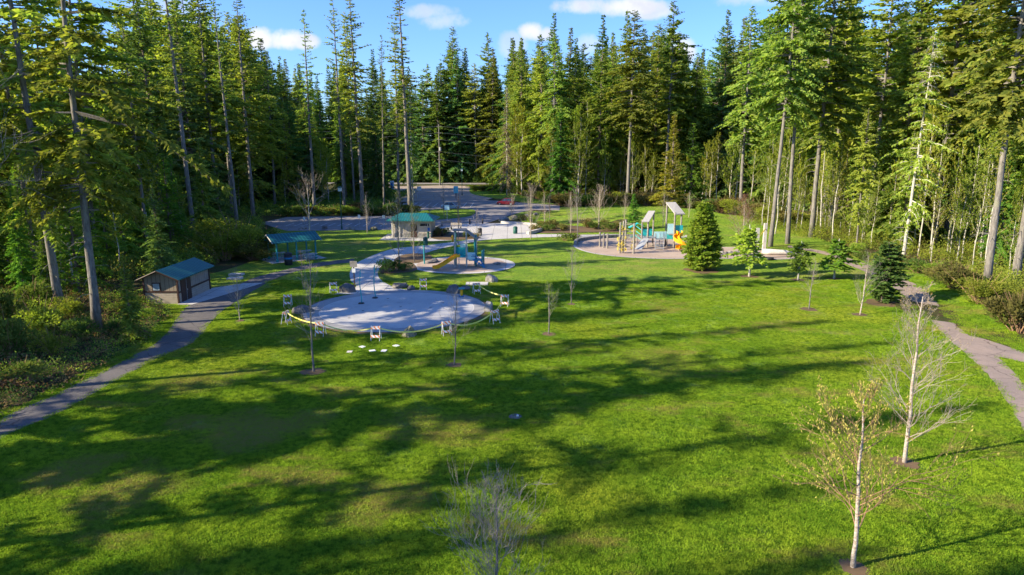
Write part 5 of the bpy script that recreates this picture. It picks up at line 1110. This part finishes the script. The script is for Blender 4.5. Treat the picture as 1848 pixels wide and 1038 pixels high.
for s in (-.6, .6): g.bar((2.25+s, -.4, 1.15), (1.85+s, -2.5, .05), .05, 6); g.bar((2.25+s, -.4, 1.9), (1.85+s, -2.5, .8), .03, 6)
g.build('stairs', M_['steel'], t)
g = MB(); g.add([(-.1, -.3, 1.35), (.8, -.5, 1.35), (-.6, -2.2, .0), (-1.5, -1.8, .0), (-.1, -.3, 1.25), (.8, -.5, 1.25), (-.6, -2.2, -.1), (-1.5, -1.8, -.1)], [(0, 3, 2, 1), (4, 5, 6, 7), (0, 1, 5, 4), (1, 2, 6, 5), (2, 3, 7, 6), (3, 0, 4, 7)]); g.build('ramp', M_['steel'], t)
for x, y in ((1.75, -.1), (3.4, -.1), (2.6, 1.1), (-1.1, -1.2), (4.9, -.5), (3.6, 1.)): g = MB(); g.cyl((x, y, 0), .07, 2.0 if x > 0 else 1.7, 8); g.build('support', M_['timber'], t)
g = MB()
for i in range(5): a = i*1.2; g.tube([(-1.8, 1.2+i*.3, 2.6), (-.6, 1.+i*.2, 3.3), (.2, .8, 2.9)], .035, 5)
for z in (1.0, 1.7, 2.4): g.tube([(-1.6, 1.2, z+.3), (-.9, 1.6, z+.55), (-.2, .6, z)], .05, 6)
g.build('arched_climber', M_['teal_light'], t)
sp = [(4.9, -.5, 2.1), (5.0, -1.0, 2.05)]
for i in range(11): a = -.3-i*.42; sp.append((5.1+.8*math.sin(a+.3), -1.85+.8*math.cos(a+.3), 1.95-i*.15))
sp.append((4.6, -2.9, .34)); sp.append((4.2, -3.1, .3))
slide_mesh(sp, .7, .38).build('slide', M_['yellow'], t)
for x, y, h in ((5.1, -1.85, 1.2), (4.4, -3.0, .25)): g = MB(); g.cyl((x, y, 0), .07, h, 8); g.build('support', M_['steel'], t)
# swing posts
q0, q1 = P(1364, 467), P(1378, 457)
t = thing('swing_frame', 'two white timber posts with a yellow rope between, right of the playground', 'play structure', (*q0, .06))
w_ = (q1[0]-q0[0], q1[1]-q0[1]); h0, h1 = 3.9, 4.0
g = MB(); g.box((0, 0, h0/2), (.42, .3, h0)); g.build('post', M_['log'], t); g = MB(); g.box((w_[0], w_[1], h1/2), (.42, .3, h1)); g.build('post', M_['log'], t)
g = MB(); g.tube([(.1, -.1, 2.6), (w_[0]*.5, w_[1]*.5, 2.75), (w_[0], w_[1], 3.3)], .07, 6); g.build('rope', M_['yellow_holds'], t)
x, y = P(1404, 461); o = MB().tube([(-1.9, .5, .35), (-1., .2, .38), (.8, -.1, .34), (1.9, -.2, .3)], [.38, .4, .34, .3], 10).build('log_bench', M_['log'], None, True, (x, y, .06)); tag(o, 'long bleached log lying behind the white swing posts', 'log')
x, y = P(1387, 469); o = MB().tube([(0, 0, 0), (0, 0, .22), (0, 0, .2)], [.62, .62, .5], 16).build('tyre_swing', M_['black'], None, True, (x, y, .07)); tag(o, 'round dark disc lying on the chips below the white posts', 'play disc')
# ------------------------------------------------------------------ camera, sun, sky
cam = bpy.data.cameras.new('camera'); co_ = bpy.data.objects.new('camera', cam); COL.objects.link(co_)
co_.location = (0, 0, CAMH); co_.rotation_euler = (R(90)-PITCH, 0, 0)
cam.sensor_width = 36; cam.lens = 36*FPX/1848; cam.clip_start = .5; cam.clip_end = 4000; scene.camera = co_
EL, AZ = R(27), R(17)
sd = Vector((math.cos(EL)*math.cos(AZ), math.cos(EL)*math.sin(AZ), -math.sin(EL)))
sun = bpy.data.lights.new('sun', 'SUN'); sun.energy = 4.6; sun.angle = R(.45); sun.color = (1, .88, .64)
so = bpy.data.objects.new('sun', sun); COL.objects.link(so); so.rotation_euler = sd.to_track_quat('-Z', 'Y').to_euler()
w = bpy.data.worlds.new('World'); scene.world = w; w.use_nodes = True; nt = w.node_tree; nt.nodes.clear()
out = nt.nodes.new('ShaderNodeOutputWorld'); bg = nt.nodes.new('ShaderNodeBackground'); nt.links.new(bg.outputs[0], out.inputs[0])
sky = nd(nt, 'ShaderNodeTexSky', sky_type='NISHITA', sun_disc=False, sun_elevation=EL, sun_rotation=math.atan2(-sd.x, -sd.y) % (2*math.pi), air_density=1.15, dust_density=.3, ozone_density=3.)
tc = nt.nodes.new('ShaderNodeTexCoord'); sx = nt.nodes.new('ShaderNodeSeparateXYZ'); nt.links.new(tc.outputs['Generated'], sx.inputs[0])
az = math_(nt, 'ARCTAN2', sx.outputs[0], sx.outputs[1]); el = math_(nt, 'ARCSINE', sx.outputs[2])
nz = noise(nt, tc.outputs['Generated'], 9., 7, .62); nz2 = noise(nt, tc.outputs['Generated'], 30., 5, .6)
mask = None
def updir(u, v):
    dx = (u-924)/FPX; dy = (519-v)/FPX; d = Vector((dx, math.cos(PITCH)+dy*math.sin(PITCH), -math.sin(PITCH)+dy*math.cos(PITCH))).normalized(); return math.atan2(d.x, d.y), math.asin(d.z)
for u, v, rx, ry, k in ((468, 68, 34, 20, 1.), (514, 70, 34, 20, 1.), (548, 76, 26, 14, .9), (770, 22, 60, 16, .55), (800, 38, 50, 18, .55), (962, 56, 26, 18, 1.), (985, 60, 20, 14, .9), (1050, 12, 60, 18, .85), (1130, 14, 70, 20, .95), (1170, 22, 40, 14, .8), (1232, 95, 22, 26, .9), (1216, 76, 20, 18, .6), (1064, 78, 26, 22, .5), (925, 84, 26, 26, .45), (300, 20, 80, 30, .4), (1420, -20, 120, 30, .7), (200, -80, 200, 50, .7), (900, -90, 260, 40, .5)):
    a0, e0 = updir(u, v); a1, _ = updir(u+rx, v); _, e1 = updir(u, v-ry)
    da = math_(nt, 'DIVIDE', math_(nt, 'SUBTRACT', az, a0), abs(a1-a0)); de = math_(nt, 'DIVIDE', math_(nt, 'SUBTRACT', el, e0), abs(e1-e0))
    r2 = math_(nt, 'ADD', math_(nt, 'MULTIPLY', da, da), math_(nt, 'MULTIPLY', de, de))
    r2 = math_(nt, 'ADD', r2, math_(nt, 'MULTIPLY', math_(nt, 'SUBTRACT', math_(nt, 'ADD', math_(nt, 'MULTIPLY', nz, .6), math_(nt, 'MULTIPLY', nz2, .5)), .55), 5.))
    q = ramp(nt, r2, .2, 1.5, k, 0.)
    mask = q if mask is None else math_(nt, 'MAXIMUM', mask, q)
tint = mixc(nt, 1., sky.outputs[0], (.31, .44, .74), 'MULTIPLY')
cl = mixc(nt, ramp(nt, nz2, .3, .7), (2.2, 2.25, 2.5), (2.8, 2.8, 2.85))
nt.links.new(mixc(nt, mask, tint, cl), bg.inputs[0]); bg.inputs[1].default_value = .15
scene.view_settings.view_transform = 'Standard'; scene.view_settings.look = 'None'; scene.view_settings.gamma = 1; scene.view_settings.exposure = 1.38
c = scene.cycles if hasattr(scene, 'cycles') else None
scene.render.engine = 'CYCLES'; c = scene.cycles
c.max_bounces = 6; c.diffuse_bounces = 4; c.glossy_bounces = 2; c.transmission_bounces = 3; c.transparent_max_bounces = 4; c.use_denoising = True; c.use_adaptive_sampling = True; c.adaptive_threshold = .02
scene.render.film_transparent = False
